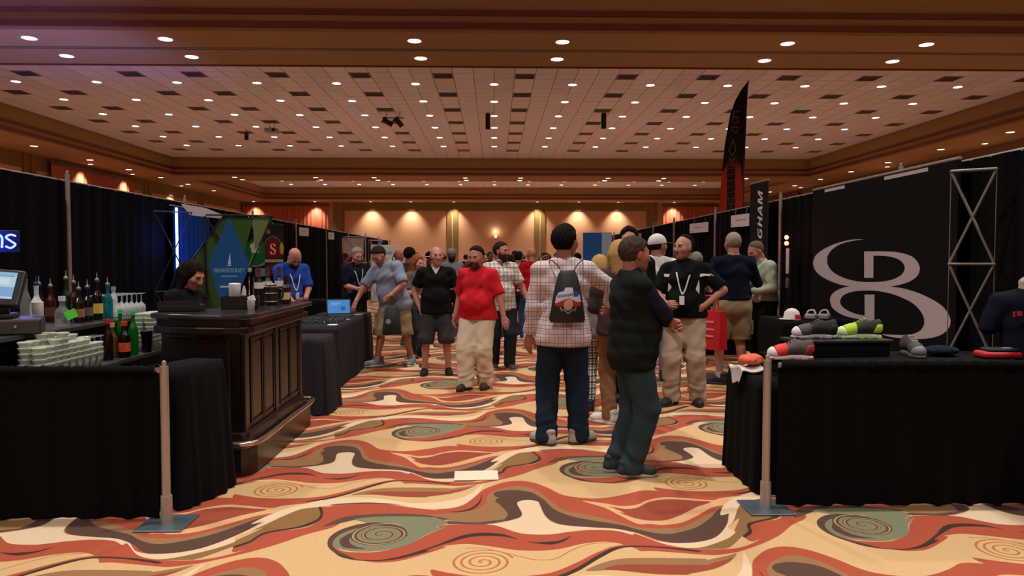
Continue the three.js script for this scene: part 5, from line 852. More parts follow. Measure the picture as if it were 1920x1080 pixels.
// ---------- display table things ----------
{
  const T = 0.75;
  const l = thing('laptop', 'open laptop with blue screen on the grey display table', 'laptop', [-2.16, T, -10.2], R(20));
  mesh('keyboard_base', rbox(0.34, 0.016, 0.23, 0.006, 0, 0.008, 0), M(0x1a1a1c, 0.4), l); mesh('keys', box(0.28, 0.003, 0.12, 0, 0.017, -0.03), M(0x0c0c0d, 0.6), l);
  const s = mesh('lid', rbox(0.34, 0.22, 0.008, 0.003, 0, 0.11, 0), M(0x1a1a1c, 0.4), l); s.position.set(0, 0.014, -0.115); s.rotation.x = R(-14);
  const tx = canvas(256, 160, (c) => { c.fillStyle = '#4a8fd0'; c.fillRect(0, 0, 256, 160); c.fillStyle = '#2d66a8'; c.fillRect(150, 80, 50, 50); c.fillStyle = '#7cb4e6'; c.fillRect(40, 30, 110, 14); c.fillRect(40, 54, 80, 10); });
  mesh('screen', new THREE.PlaneGeometry(0.31, 0.19).translate(0, 0.112, 0.0048), new THREE.MeshStandardMaterial({ color: 0x000000, emissive: 0xffffff, emissiveMap: tx, emissiveIntensity: 0.8 }), s);
  const sg = () => { const g = []; for (const k of [-1, 1]) g.push(new THREE.SphereGeometry(0.028, 10, 6, 0, Math.PI * 2, 0, 1.0).scale(1, 0.75, 0.75).rotateX(0.9).translate(k * 0.034, 0.008, 0)); return g; };
  let p; for (let i = 0; i < 4; i++) for (let j = 0; j < 6; j++) {
    const x = -2.42 + i * 0.145, z = -8.92 - j * 0.155 - i * 0.02;
    if (p) { copyOf(p, [x, T, z], R(20 + 6 * ((i + j) % 3))); continue; }
    p = thing('sunglasses', 'dark blue-lensed sunglasses laid out in rows on the grey display table', 'sunglasses', [x, T, z], R(20), 'sunglasses laid out in rows');
    mesh('lenses', sg(), M(0x16242f, 0.15), p); mesh('frame', [bar([-0.062, 0.03, 0.004], [0.062, 0.03, 0.004], 0.004, 6), bar([-0.062, 0.03, 0.0], [-0.056, 0.004, -0.09], 0.0035, 6), bar([0.062, 0.03, 0.0], [0.056, 0.004, -0.09], 0.0035, 6)], M(0x0d1216, 0.4), p);
  }
  for (const [x, z, a, lb] of [[-1.95, -8.78, 5, 'small white card at the near corner of the display table'], [-1.98, -9.62, 20, 'white leaflet beside the sunglasses'], [-1.95, -10.45, -10, 'white leaflet near the leaning man']]) { const q = thing('leaflet', lb, 'leaflet', [x, T, z], R(a)); mesh('sheet', rbox(0.11, 0.004, 0.16, 0.001, 0, 0.003, 0), M(0xd4d0ca, 0.8), q); }
  const ch = thing('banquet_chair', 'orange-brown round-backed chair behind the display table', 'chair', [-2.98, 0, -9.15], R(70));
  const cm = M(0x8a4a1e, 0.6); mesh('seat', rbox(0.44, 0.07, 0.44, 0.03, 0, 0.46, 0), cm, ch); const bk = mesh('backrest', rbox(0.42, 0.46, 0.04, 0.018, 0, 0.23, 0, 4), cm, ch); bk.position.set(0, 0.56, -0.22); bk.rotation.x = R(-8);
  for (const sx of [-1, 1]) for (const sz of [-1, 1]) mesh('leg', bar([sx * 0.2, 0, sz * 0.2], [sx * 0.19, 0.44, sz * 0.19], 0.012), M(0x8d7a5a, 0.35, { metalness: 0.8 }), ch);
  mesh('back_frame', [bar([-0.19, 0.44, -0.2], [-0.19, 0.95, -0.28], 0.011), bar([0.19, 0.44, -0.2], [0.19, 0.95, -0.28], 0.011)], M(0x8d7a5a, 0.35, { metalness: 0.8 }), ch);
}
// ---------- bags ----------
function pouch(w0, w1, h, d, n = 28, rows = 14) {       // gathered at the top, full at the bottom; v = height
  const P = [], U = [], I = [];
  for (let j = 0; j <= rows; j++) { const v = j / rows, hw = (v > 0.93 ? w0 * 1.1 : w0 + (w1 - w0) * Math.pow(1 - v, 0.62)) * (v < 0.06 ? 0.9 : 1) / 2, dd = d * Math.sin(Math.PI * Math.min(0.97, 0.14 + v * 0.78)) * 0.5;
    for (let i = 0; i <= n; i++) { const a = i / n * 2 * Math.PI, g = 1 + 0.10 * v * v * Math.sin(a * 9); P.push(Math.sin(a) * hw * g, v * h, Math.cos(a) * dd * g); U.push(0.5 + Math.sin(a) * hw / w1, v); } }
  for (let j = 0; j < rows; j++) for (let i = 0; i < n; i++) { const a = j * (n + 1) + i; I.push(a, a + 1, a + n + 1, a + 1, a + n + 2, a + n + 1); }
  for (const j of [0, rows]) { const c = P.length / 3; P.push(0, j / rows * h, 0); U.push(0.5, j / rows); for (let i = 0; i < n; i++) { const a = j * (n + 1) + i; j ? I.push(a, a + 1, c) : I.push(a + 1, a, c); } }
  const g = new THREE.BufferGeometry(); g.setAttribute('position', new THREE.Float32BufferAttribute(P, 3)); g.setAttribute('uv', new THREE.Float32BufferAttribute(U, 2)); g.setIndex(I); g.computeVertexNormals(); return g;
}
{
  const tx = canvas(512, 720, (c) => {
    c.fillStyle = '#15161a'; c.fillRect(0, 0, 512, 720);
    c.fillStyle = '#b9bcc6'; c.beginPath(); c.moveTo(130, 300); c.lineTo(200, 285); c.lineTo(220, 235); c.lineTo(320, 235); c.lineTo(335, 310); c.lineTo(420, 330); c.lineTo(440, 430); c.lineTo(80, 450); c.lineTo(95, 360); c.fill();
    c.fillStyle = '#243a78'; c.font = 'italic bold 74px serif'; c.fillRect(330, 290, 70, 70); c.lineWidth = 12; c.strokeStyle = '#243a78'; c.beginPath(); for (let i = 0; i < 9; i++) { c.moveTo(110 + i * 24, 375 - i * 3); c.lineTo(128 + i * 24, 335 - i * 3); } c.stroke();
    c.fillStyle = '#a81d28'; c.beginPath(); c.moveTo(85, 455); c.lineTo(210, 400); c.lineTo(260, 380); c.lineTo(310, 400); c.lineTo(430, 450); c.lineTo(425, 490); c.lineTo(85, 490); c.fill();
    c.fillStyle = '#c59c86'; c.beginPath(); c.ellipse(262, 470, 62, 78, 0.2, 0, 7); c.fill(); c.strokeStyle = '#a8a29c'; c.lineWidth = 14; c.beginPath(); c.moveTo(190, 530); c.lineTo(262, 590); c.lineTo(330, 530); c.stroke(); c.beginPath(); c.moveTo(150, 500); c.lineTo(180, 560); c.moveTo(370, 500); c.lineTo(345, 560); c.stroke();
  });
  const t = thing('drawstring_bag', 'black drawstring bag with white, blue and red print on the checked shirt', 'bag', [0.585, 1.03, -5.81]);
  mesh('sack', pouch(0.10, 0.30, 0.42, 0.13), new THREE.MeshStandardMaterial({ map: tx, roughness: 0.55 }), t);
  for (const s of [-1, 1]) mesh('cord', tube([[s * 0.045, 0.40, 0], [s * 0.075, 0.455, 0.0], [s * 0.125, 0.50, -0.075], [s * 0.14, 0.485, -0.17]], 0.0045, 24, 6), M(0x2a2730, 0.7), t);
  const g = thing('tote_sack', 'dark green drawstring sack hanging from the leaning man\'s hand', 'bag', [-1.42, 0.50, -10.06], R(10));
  mesh('sack', pouch(0.13, 0.28, 0.40, 0.16), M(0x1f2622, 0.75), g); mesh('cord', [tube([[-0.04, 0.39, 0], [-0.03, 0.47, 0.0], [0.0, 0.52, 0]], 0.005, 12, 6), tube([[0.05, 0.39, 0], [0.03, 0.47, 0.0], [0.0, 0.52, 0]], 0.005, 12, 6)], M(0x14171a, 0.8), g);
  mesh('print', cyl(0.035, 0.035, 0.004, 0, 0, 0, 18).rotateX(Math.PI / 2).translate(-0.05, 0.19, 0.082), M(0x8f958f, 0.8), g);
  const r = thing('shopping_bag', 'large bright red shopping bag beside the khaki cargo shorts', 'bag', [2.58, 0.47, -8.62], R(-58));
  const rb = M(0xb8151c, 0.5); const sack = new THREE.BoxGeometry(0.42, 0.46, 0.15, 6, 6, 2).translate(0, 0.23, 0); { const p = sack.attributes.position; for (let i = 0; i < p.count; i++) p.setZ(i, p.getZ(i) * (1 - 0.35 * p.getY(i) / 0.46) + 0.006 * Math.sin(p.getX(i) * 30 + p.getY(i) * 20)); sack.computeVertexNormals(); } mesh('sack', sack, rb, r);
  for (const s of [-1, 1]) mesh('handle', tube([[-0.1, 0.45, s * 0.04], [-0.08, 0.62, s * 0.03], [0.08, 0.62, s * 0.03], [0.1, 0.45, s * 0.04]], 0.008, 20, 6), rb, r);
  for (const y of [0.16, 0.24, 0.33]) mesh('print_line', box(0.16, 0.022, 0.003, 0.04, y, 0.0815 - 0.06 * y), M(0xd98a86, 0.7), r);
}
// ---------- right booth: emblem banner, lattice, mannequin, shoes ----------
{
  const LG = [7.786, 1.757, 7.983, 1.763, 8.234, 1.75, 8.5, 1.716, 8.783, 1.656, 8.976, 1.584, 9.041, 1.496, 8.985, 1.414, 8.831, 1.343, 8.568, 1.283, 8.294, 1.247, 8.088, 1.237, 8.266, 1.21, 8.452, 1.158, 8.547, 1.096, 8.559, 1.037, 8.5, 0.969, 8.335, 0.917, 8.125, 0.889, 7.807, 0.88, 7.601, 0.883, 7.542, 0.9, 7.552, 1.169, 7.757, 1.159, 7.744, 0.933, 7.953, 0.938, 8.154, 0.967, 8.285, 1.015, 8.308, 1.064, 8.25, 1.117, 8.11, 1.161, 7.914, 1.19, 7.681, 1.206, 7.46, 1.207, 7.251, 1.194, 7.053, 1.166, 6.865, 1.123, 6.737, 1.064, 6.666, 0.997, 6.655, 0.937, 6.704, 0.877, 6.818, 0.829, 7.002, 0.797, 7.401, 0.765, 7.276, 0.755, 7.038, 0.761, 6.798, 0.779, 6.574, 0.811, 6.396, 0.862, 6.289, 0.931, 6.264, 1.0, 6.31, 1.069, 6.422, 1.134, 6.604, 1.188, 6.814, 1.23, 7.057, 1.257, 7.254, 1.263, 7.058, 1.291, 6.873, 1.337, 6.767, 1.396, 6.743, 1.458, 6.789, 1.519, 6.899, 1.572, 7.108, 1.608, 7.349, 1.621, 7.781, 1.626, 7.77, 1.339, 7.578, 1.344, 7.587, 1.578, 7.368, 1.574, 7.184, 1.555, 7.057, 1.519, 6.998, 1.471, 7.006, 1.424, 7.08, 1.374, 7.236, 1.332, 7.443, 1.307, 7.684, 1.297, 7.918, 1.298, 8.167, 1.32, 8.405, 1.364, 8.573, 1.426, 8.652, 1.497, 8.649, 1.575, 8.553, 1.646, 8.364, 1.707, 8.106, 1.742];
  const zA = 9.08, zB = 6.2, y0 = 0.30, y1 = 2.40, W = 1536, H = 1120;
  const tx = canvas(W, H, (c) => { c.fillStyle = '#0d0b0b'; c.fillRect(0, 0, W, H); c.fillStyle = '#b5a6a5'; c.beginPath(); const n = LG.length / 2, q = (i) => [(zA - LG[2 * i]) / (zA - zB) * W, (y1 - LG[2 * i + 1]) / (y1 - y0) * H];
    const sharp = (i) => { const a = q((i + n - 1) % n), b = q(i), d = q((i + 1) % n), u = Math.atan2(b[1] - a[1], b[0] - a[0]), v = Math.atan2(d[1] - b[1], d[0] - b[0]); let w = Math.abs(u - v); if (w > Math.PI) w = 2 * Math.PI - w; return w > 0.85; };
    c.moveTo(...q(0)); for (let i = 0; i < n; i++) { const a = q((i + n - 1) % n), b = q(i), d = q((i + 1) % n), e = q((i + 2) % n), k1 = sharp(i) ? 0 : 0.17, k2 = sharp((i + 1) % n) ? 0 : 0.17; c.bezierCurveTo(b[0] + (d[0] - a[0]) * k1, b[1] + (d[1] - a[1]) * k1, d[0] - (e[0] - b[0]) * k2, d[1] - (e[1] - b[1]) * k2, d[0], d[1]); } c.fill(); });
  const t = thing('emblem_banner', 'big black banner with a pale double-loop emblem on the right wall', 'banner', [4.0, 0, -(zA + zB) / 2], -Math.PI / 2);
  mesh('panel', box(zA - zB, y1 - y0, 0.02, 0, (y0 + y1) / 2, -0.02), M(0x0b0a0a, 0.9), t);
  mesh('print', new THREE.PlaneGeometry(zA - zB, y1 - y0).translate(0, (y0 + y1) / 2, -0.008), new THREE.MeshPhysicalMaterial({ specularIntensity: 0.25, map: tx, roughness: 0.8 }), t);
  mesh('top_rail', bar([-1.44, y1 + 0.012, -0.02], [1.44, y1 + 0.012, -0.02], 0.016), alu, t);
  for (const x of [-1.3, 1.3]) mesh('foot', [box(0.04, y0, 0.03, x, y0 / 2, -0.02), box(0.06, 0.02, 0.3, x, 0.01, -0.02)], M(0x222224, 0.5), t);
  for (const [w, x] of [[0.75, 0.62], [0.5, -0.85]]) mesh('tape', box(w, 0.035, 0.004, x, y1 - 0.03, -0.006), M(0xb9b4ae, 0.4), t);
}
function lattice(label, pos, turn, w, h, d, n, mat, group) {
  const t = thing('lattice_frame', label, 'display frame', pos, turn, group), hh = h / n;
  for (let i = 0; i < n; i++) for (const z of d > 0.05 ? [-d / 2, d / 2] : [0]) { mesh('brace', bar([-w / 2, i * hh, z], [w / 2, (i + 1) * hh, z], 0.011, 8), mat, t); mesh('brace', bar([w / 2, i * hh, z], [-w / 2, (i + 1) * hh, z], 0.011, 8), mat, t); }
  for (let i = 0; i <= n; i++) mesh('crossbar', [bar([-w / 2, i * hh + (i ? 0 : 0.011), -d / 2], [w / 2, i * hh + (i ? 0 : 0.011), -d / 2], 0.011, 8), bar([-w / 2, i * hh + (i ? 0 : 0.011), d / 2], [w / 2, i * hh + (i ? 0 : 0.011), d / 2], 0.011, 8), bar([-w / 2, i * hh + (i ? 0 : 0.011), -d / 2], [-w / 2, i * hh + (i ? 0 : 0.011), d / 2], 0.009, 8), bar([w / 2, i * hh + (i ? 0 : 0.011), -d / 2], [w / 2, i * hh + (i ? 0 : 0.011), d / 2], 0.009, 8)], mat, t);
  for (const x of [-w / 2, w / 2]) mesh('edge_wire', bar([x, 0, -d / 2], [x, h, -d / 2], 0.004, 6), mat, t);
  return t;
}
const greyTube = M(0x8d8781, 0.4, { metalness: 0.5 });
lattice('grey crossed-tube display frame right of the emblem banner', [3.83, 0, -5.74], R(-36), 0.31, 2.25, 0.024, 3, greyTube);
lattice('silver crossed-tube display frame behind the leaning man', [-4.0, 0, -21.0], R(20), 0.62, 2.2, 0.35, 3, M(0xa8a39c, 0.4, { metalness: 0.4 }), 'silver lattice frames on the left');
lattice('narrow silver crossed-tube display frame left of the white hanging sign', [-4.0, 0, -24.6], R(20), 0.42, 2.2, 0.3, 3, M(0xa8a39c, 0.4, { metalness: 0.4 }), 'silver lattice frames on the left');
{ // riser boxes and shoes on the table
  const rs = thing('display_riser', 'long low black riser on the shoe table', 'riser', [2.95, 0.752, -4.98]); mesh('box', rbox(2.0, 0.10, 0.5, 0.008, 0, 0.05, 0), blackCloth, rs); mesh('cover', rbox(2.03, 0.012, 0.53, 0.005, 0, 0.104, 0), M(0x100f10, 0.95), rs);
  const b = thing('shoe_box', 'black display box with the grey and lime shoes on it', 'box', [2.40, 0.863, -5.03], R(4)); mesh('body', rbox(0.66, 0.10, 0.24, 0.006, 0, 0.05, 0), M(0x0d0c0d, 0.9), b); mesh('lid', rbox(0.69, 0.022, 0.27, 0.005, 0, 0.107, 0), M(0x131213, 0.6), b);
  const up = [cap([-0.105, 0.045, 0], [-0.06, 0.055, 0], 0.036, 0.04, 0.03), ell([-0.10, 0.042, 0], [0.052, 0.036, 0.042], 0.03), cap([-0.06, 0.055, 0], [0.03, 0.085, 0], 0.04, 0.042, 0.03), cap([0.03, 0.07, 0], [0.11, 0.07, 0], 0.042, 0.036, 0.03), ell([0.10, 0.075, 0], [0.038, 0.055, 0.034], 0.03), cap([0.03, 0.11, 0], [0.125, 0.115, 0], 0.022, 0.018, 0.03)];
  const hole = ell([0.075, 0.15, 0], [0.05, 0.055, 0.026]);
  const shoeF = (x, y, z) => Math.max(field(up, x, y, z), 0.024 - y, -prim(hole, x, y, z));
  const gU = sdMesh((x, y, z) => Math.max(shoeF(x, y, z), -0.045 - x), [-0.17, 0.01, -0.07], [0.17, 0.16, 0.07], 0.006), gV = sdMesh((x, y, z) => Math.max(shoeF(x, y, z) - 0.0008, x + 0.03, -0.112 - x), [-0.17, 0.01, -0.07], [0.0, 0.16, 0.07], 0.006), gT = sdMesh((x, y, z) => Math.max(shoeF(x, y, z) - 0.002, x + 0.098 + (y - 0.04) * 0.5), [-0.17, 0.01, -0.07], [0.0, 0.16, 0.07], 0.005);
  const gH = sdMesh((x, y, z) => Math.max(shoeF(x, y, z) - 0.004, 0.085 - x + (y - 0.06) * 0.5, Math.abs(y - 0.07) - 0.03), [0, 0, -0.07], [0.17, 0.16, 0.07], 0.006);
  const sole = sdMesh((x, y, z) => Math.max(field([ell([-0.075, 0.014, 0], [0.088, 0.05, 0.05], 0.05), ell([0.075, 0.014, 0], [0.072, 0.05, 0.045], 0.05)], x, y, z), y - 0.026 - 0.006 * Math.sin(x * 18 + 1), -y), [-0.18, -0.01, -0.07], [0.18, 0.05, 0.07], 0.006);
  const mk = (label, pos, turn, c) => {
    const t = thing('sneaker', label, 'shoe', pos, turn, 'sneakers on display');
    mesh('upper', gU, M(c.up, 0.75), t); mesh('vamp', gV, M(c.vamp, 0.7), t); mesh('toe_cap', gT, M(c.toe, 0.6), t); mesh('heel_panel', gH, M(c.heel, 0.6), t); const s = mesh('sole', sole, M(c.sole, 0.6), t);
    mesh('tread', [-0.12, -0.06, 0.0, 0.06, 0.12].map((x) => box(0.035, 0.012, 0.085, x, 0.006, 0)), M(c.tread, 0.7), s);
    mesh('laces', [0, 1, 2, 3].map((i) => bar([-0.03 + i * 0.02, 0.108 + i * 0.009, -0.024], [-0.03 + i * 0.02, 0.108 + i * 0.009, 0.024], 0.0045, 6)), M(c.lace, 0.9), t);
  };
  mk('coral red and white sneaker on the table at the low drape corner', [2.00, 0.863, -4.83], R(-6), { up: 0x5a4a48, vamp: 0xd8322c, toe: 0xdcd4ce, heel: 0xb02a2e, sole: 0xd8d0cc, tread: 0xb8202a, lace: 0x6a5a58 });
  mk('charcoal sneaker with white toe on the black box', [2.25, 0.982, -5.03], R(-8), { up: 0x1d1b1d, vamp: 0x4a4044, toe: 0xd8ccce, heel: 0x141315, sole: 0xb5acae, tread: 0x2a2829, lace: 0x3a3638 });
  mk('lime green and black sneaker on the black box', [2.575, 0.982, -5.04], R(-6), { up: 0x2a2a24, vamp: 0xa3c832, toe: 0xd2e0b0, heel: 0xb0d038, sole: 0xc8d0b0, tread: 0xa8cc34, lace: 0xb8cc50 });
  mk('dark sneaker lying beside the black box', [2.92, 0.863, -4.98], R(80), { up: 0x2a292c, vamp: 0x38363a, toe: 0x77706c, heel: 0x2a2a2c, sole: 0x55504e, tread: 0x1c1b1c, lace: 0xa08a7a });
  const nv = thing('folded_garment', 'dark navy folded garment beside the dark sneaker', 'clothes', [3.12, 0.863, -4.98], R(10)); mesh('cloth', sdMesh((x, y, z) => prim(ell([0, 0.025, 0], [0.13, 0.035, 0.09]), x, y, z) - 0.006 * wrinkle(x * 4, y * 4, z * 4, 3), [-0.18, -0.005, -0.14], [0.18, 0.09, 0.14], 0.009).translate(0, 0.012, 0), M(0x161b2a, 0.9), nv);
  const rd = thing('red_pouch', 'flat bright red pouch with black zip on the shoe table', 'pouch', [3.44, 0.863, -4.86], R(-5)); mesh('pouch', rbox(0.26, 0.045, 0.15, 0.02, 0, 0.024, 0, 3), M(0xb5121c, 0.6), rd); mesh('cover', rbox(0.2, 0.03, 0.12, 0.014, 0.01, 0.055, 0, 3), M(0x151314, 0.7), rd); mesh('print', box(0.05, 0.002, 0.03, 0.05, 0.0712, 0.02), M(0xc9c4c0, 0.7), rd);
  // garments hanging over the aisle end of the table
  const drapeG = (w, d, drop, sd) => { const g = new THREE.PlaneGeometry(w, d + drop, 14, 16).rotateX(-Math.PI / 2), p = g.attributes.position; for (let i = 0; i < p.count; i++) { const x = p.getX(i), s = p.getZ(i) + (d + drop) / 2; const n = 0.012 * Math.sin(x * 22 + sd + s * 9) + 0.010 * Math.sin(s * 30 + sd * 2); if (s < d) p.setXYZ(i, x + 0.02 * Math.sin(s * 9 + sd), 0.022 + n, d - s); else p.setXYZ(i, x * (1 - 0.5 * (s - d) / (drop + 0.001)), 0.022 + n - (s - d), -0.012 + n * 0.5); } const b = g.clone(); b.translate(0, -0.006, 0); const id = b.index.array; for (let i = 0; i < id.length; i += 3) { const q = id[i]; id[i] = id[i + 1]; id[i + 1] = q; } g.computeVertexNormals(); b.computeVertexNormals(); return merge([g, b]); };
  const wh = thing('white_garment', 'white garment with black trim spilling over the shoe table corner', 'clothes', [1.70, 0.765, -5.02], R(90)); mesh('cloth', drapeG(0.30, 0.16, 0.10, 1), M(0xc9beb6, 0.9), wh); mesh('trim', rbox(0.10, 0.02, 0.05, 0.008).rotateY(0.5).translate(0.07, 0.046, 0.09), M(0x1a1617, 0.9), wh);
  const or = thing('orange_garment', 'coral orange folded garment on the shoe table corner', 'clothes', [1.80, 0.757, -5.03], R(25)); mesh('cloth', sdMesh((x, y, z) => Math.max(prim(ell([0, 0.03, 0], [0.10, 0.042, 0.075]), x, y, z) - 0.007 * wrinkle(x * 4, y * 3, z * 4, 5), 0.004 - y), [-0.16, -0.01, -0.13], [0.16, 0.1, 0.13], 0.008).translate(0, 0.045, 0), M(0xcf6448, 0.85), or);
}
{ // mannequin torso in a navy shirt
  const t = thing('mannequin_torso', 'mannequin torso in navy shirt at the right frame edge', 'mannequin', [3.74, 0.863, -4.98], R(-30));
  const pr = [cap([0, 0.02, 0], [0, 0.2, 0], 0.12, 0.108, 0.05, 1.35, [1, 0, 0]), cap([0, 0.2, 0], [0, 0.36, 0], 0.108, 0.118, 0.05, 1.4, [1, 0, 0]), cap([-0.17, 0.37, 0], [0.17, 0.37, 0], 0.062, 0.062, 0.06), cap([-0.18, 0.36, 0], [-0.235, 0.2, 0.02], 0.066, 0.064, 0.03), cap([0.18, 0.36, 0], [0.235, 0.2, 0.02], 0.066, 0.064, 0.03)];
  mesh('shirt', sdMesh((x, y, z) => Math.max(field(pr, x, y, z) - 0.005 * wrinkle(x, y + 0.3, z, 2), -y), [-0.34, -0.02, -0.2], [0.34, 0.48, 0.2], 0.011), M(0x131724, 0.92), t);
  mesh('neck', sdMesh((x, y, z) => Math.max(field([cap([0, 0.36, -0.01], [0, 0.50, 0.0], 0.075, 0.062, 0.03), ell([0, 0.515, 0.0], [0.062, 0.022, 0.062], 0.02)], x, y, z), 0.36 - y), [-0.12, 0.33, -0.12], [0.12, 0.56, 0.12], 0.009), M(0xb9ad99, 0.55), t);
  mesh('chest_emblem', [rbox(0.03, 0.035, 0.004, 0.002, -0.07, 0.30, 0.145), rbox(0.014, 0.04, 0.004, 0.002, -0.10, 0.295, 0.143)], M(0xa81f2c, 0.8), t);
}
{ // cap and silver goods on the counter behind
  const c = thing('ball_cap', 'white and red cap on the black counter', 'cap', [3.16, 0.902, -7.62], R(-60));
  mesh('crown', lathe([[0, 0.12], [0.04, 0.112], [0.075, 0.08], [0.09, 0.0], [0.086, 0.0], [0.07, 0.076], [0, 0.112]], 24), M(0xcfc6c2, 0.85), c); mesh('back_panel', new THREE.SphereGeometry(0.091, 16, 10, 2.6, 2.2, 0.35, 1.15).scale(1, 1.25, 1), M(0xb8202a, 0.85), c); mesh('brim', extrude([[-0.08, 0], [-0.07, 0.06], [-0.03, 0.1], [0.03, 0.1], [0.07, 0.06], [0.08, 0]], 0.006).rotateX(Math.PI / 2).translate(0, 0.012, 0.06), M(0xbfb8b4, 0.85), c);
  for (const [x, l] of [[3.36, 'silver sports goods beside the white and red cap'], [3.50, 'white strapped goods at the far side of the black counter']]) { const g = thing('sports_goods', l, 'goods', [x, 0.902, -7.6], R(x * 40)); mesh('body', rbox(0.12, 0.06, 0.1, 0.02, 0, 0.03, 0, 3), M(0x8f8a88, 0.5), g); mesh('strap', tube([[-0.05, 0.05, 0], [-0.02, 0.1, 0.01], [0.03, 0.09, 0], [0.05, 0.05, 0]], 0.01, 16, 6), M(0xc4beba, 0.6), g); }
  const n = thing('bulb_sign', 'narrow pale sign with two glowing red bulbs beside the tall post', 'sign', [3.99, 0, -9.76], -Math.PI / 2);
  mesh('pole', cyl(0.012, 0.012, 1.72, 0, 0.86, 0, 10), M(0x2a2828, 0.5), n); mesh('foot', cyl(0.12, 0.13, 0.02, 0, 0.01, 0, 20), M(0x2a2828, 0.5), n); mesh('panel', rbox(0.10, 0.34, 0.012, 0.004, 0, 1.52, 0.012), M(0xb8b0b0, 0.6), n); mesh('lower_panel', rbox(0.10, 0.14, 0.012, 0.004, 0, 1.22, 0.012), M(0x6a5a60, 0.6), n);
  for (const y of [1.76, 1.84]) mesh('bulb', new THREE.SphereGeometry(0.03, 12, 8).translate(0, y, 0.03), new THREE.MeshStandardMaterial({ color: 0xff8060, emissive: new THREE.Color(1, 0.25, 0.18), emissiveIntensity: 3.5 }), n);
  const pl = new THREE.PointLight(0xff3020, 0.1, 0, 2); pl.position.set(0, 1.8, 0.1); pl.castShadow = true; n.add(pl);
}
// ---------- flags, banners, signs ----------
{
  const o = [[0.0, 0.0], [0.46, 0.0], [0.47, 0.8], [0.50, 1.6], [0.54, 2.4], [0.56, 2.75], [0.545, 2.78], [0.42, 2.62], [0.30, 2.40], [0.20, 2.10], [0.10, 1.5], [0.04, 0.8]].map(([x, y]) => [x - 0.25, y]);
  const tx = canvas(256, 1024, (c) => { c.fillStyle = '#1b1717'; c.fillRect(0, 0, 256, 1024); const g = c.createLinearGradient(0, 560, 0, 680); g.addColorStop(0, '#1b1717'); g.addColorStop(1, '#a03024'); c.fillStyle = g; c.beginPath(); c.moveTo(0, 1024); c.lineTo(20, 720); c.lineTo(90, 590); c.lineTo(150, 560); c.lineTo(195, 620); c.lineTo(230, 1024); c.fill();
    c.fillStyle = '#2a1716'; c.fillRect(78, 640, 70, 384); c.strokeStyle = '#5a4a4a'; c.lineWidth = 5; for (let i = 0; i < 8; i++) { c.beginPath(); c.moveTo(82, 660 + i * 45); c.lineTo(145, 650 + i * 45); c.stroke(); } c.beginPath(); c.moveTo(80, 860); c.lineTo(146, 1010); c.moveTo(146, 860); c.lineTo(80, 1010); c.stroke();
    c.strokeStyle = '#5d5556'; c.lineWidth = 9; c.save(); c.translate(148, 250); c.rotate(0.05); c.beginPath(); c.moveTo(30, -20); c.lineTo(-18, -20); c.lineTo(-22, 8); c.moveTo(-22, 20); c.arc(0, 42, 24, 3.6, 9.2); c.moveTo(24, 98); c.lineTo(-24, 92); c.lineTo(-26, 120); c.lineTo(10, 140); c.lineTo(24, 110); c.moveTo(-22, 40); c.lineTo(-12, 4); c.stroke(); c.beginPath(); c.moveTo(-10, 190); c.lineTo(-44, 270); c.lineTo(-14, 310); c.lineTo(18, 270); c.closePath(); c.moveTo(-40, 320); c.lineTo(-14, 352); c.lineTo(14, 320); c.stroke(); c.restore(); });
  const g = extrude(o, 0.008); { const uv = g.attributes.uv, p = g.attributes.position; for (let i = 0; i < uv.count; i++) uv.setXY(i, (p.getX(i) + 0.28) / 0.6, p.getY(i) / 2.8); }
  const t = thing('feather_flag', 'tall black and red feather flag rising above the right drapes', 'flag', [4.92, 0, -15.0], R(-8));
  const sail = mesh('sail', g, new THREE.MeshPhysicalMaterial({ specularIntensity: 0.25, map: tx, roughness: 0.8 }), t); sail.position.y = 2.42;
  mesh('pole', tube([[0.24, 0, 0], [0.24, 2.4, 0], [0.25, 3.6, 0], [0.30, 5.16, 0], [0.31, 5.22, 0]], 0.013, 30, 8), M(0x2a2626, 0.4), t); mesh('foot', [bar([-0.1, 0.015, 0], [0.58, 0.015, 0], 0.015), bar([0.24, 0.015, -0.35], [0.24, 0.015, 0.35], 0.015)], M(0x3a3a3c, 0.5), t);
}
{
  const tx = canvas(300, 1024, (c) => { c.fillStyle = '#1d1716'; c.fillRect(0, 0, 300, 1024); c.save(); c.translate(215, 352); c.rotate(-Math.PI / 2); c.font = 'italic bold 112px sans-serif'; c.fillStyle = '#cfc8c4'; c.textBaseline = 'alphabetic'; c.transform(1, 0, 0.0, 1, 0, 0); c.fillText('GHAM', 0, 0, 300); c.restore(); c.fillStyle = '#b01f2e'; c.fillRect(110, 352, 110, 34); });
  const t = thing('name_banner', 'black vertical banner reading GHAM above the pale green shirt', 'banner', [3.96, 0, -10.8], R(-86));
  mesh('panel', rbox(0.62, 2.55, 0.012, 0.003, 0, 1.42, 0), M(0x1d1716, 0.8), t); mesh('print', new THREE.PlaneGeometry(0.6, 2.5).translate(0, 1.43, 0.0072), new THREE.MeshPhysicalMaterial({ specularIntensity: 0.25, map: tx, roughness: 0.8 }), t); mesh('top_bar', bar([-0.32, 2.7, 0], [0.32, 2.7, 0], 0.012), alu, t); mesh('base', rbox(0.66, 0.07, 0.16, 0.02, 0, 0.035, 0.02), M(0x3a3838, 0.5), t);
}
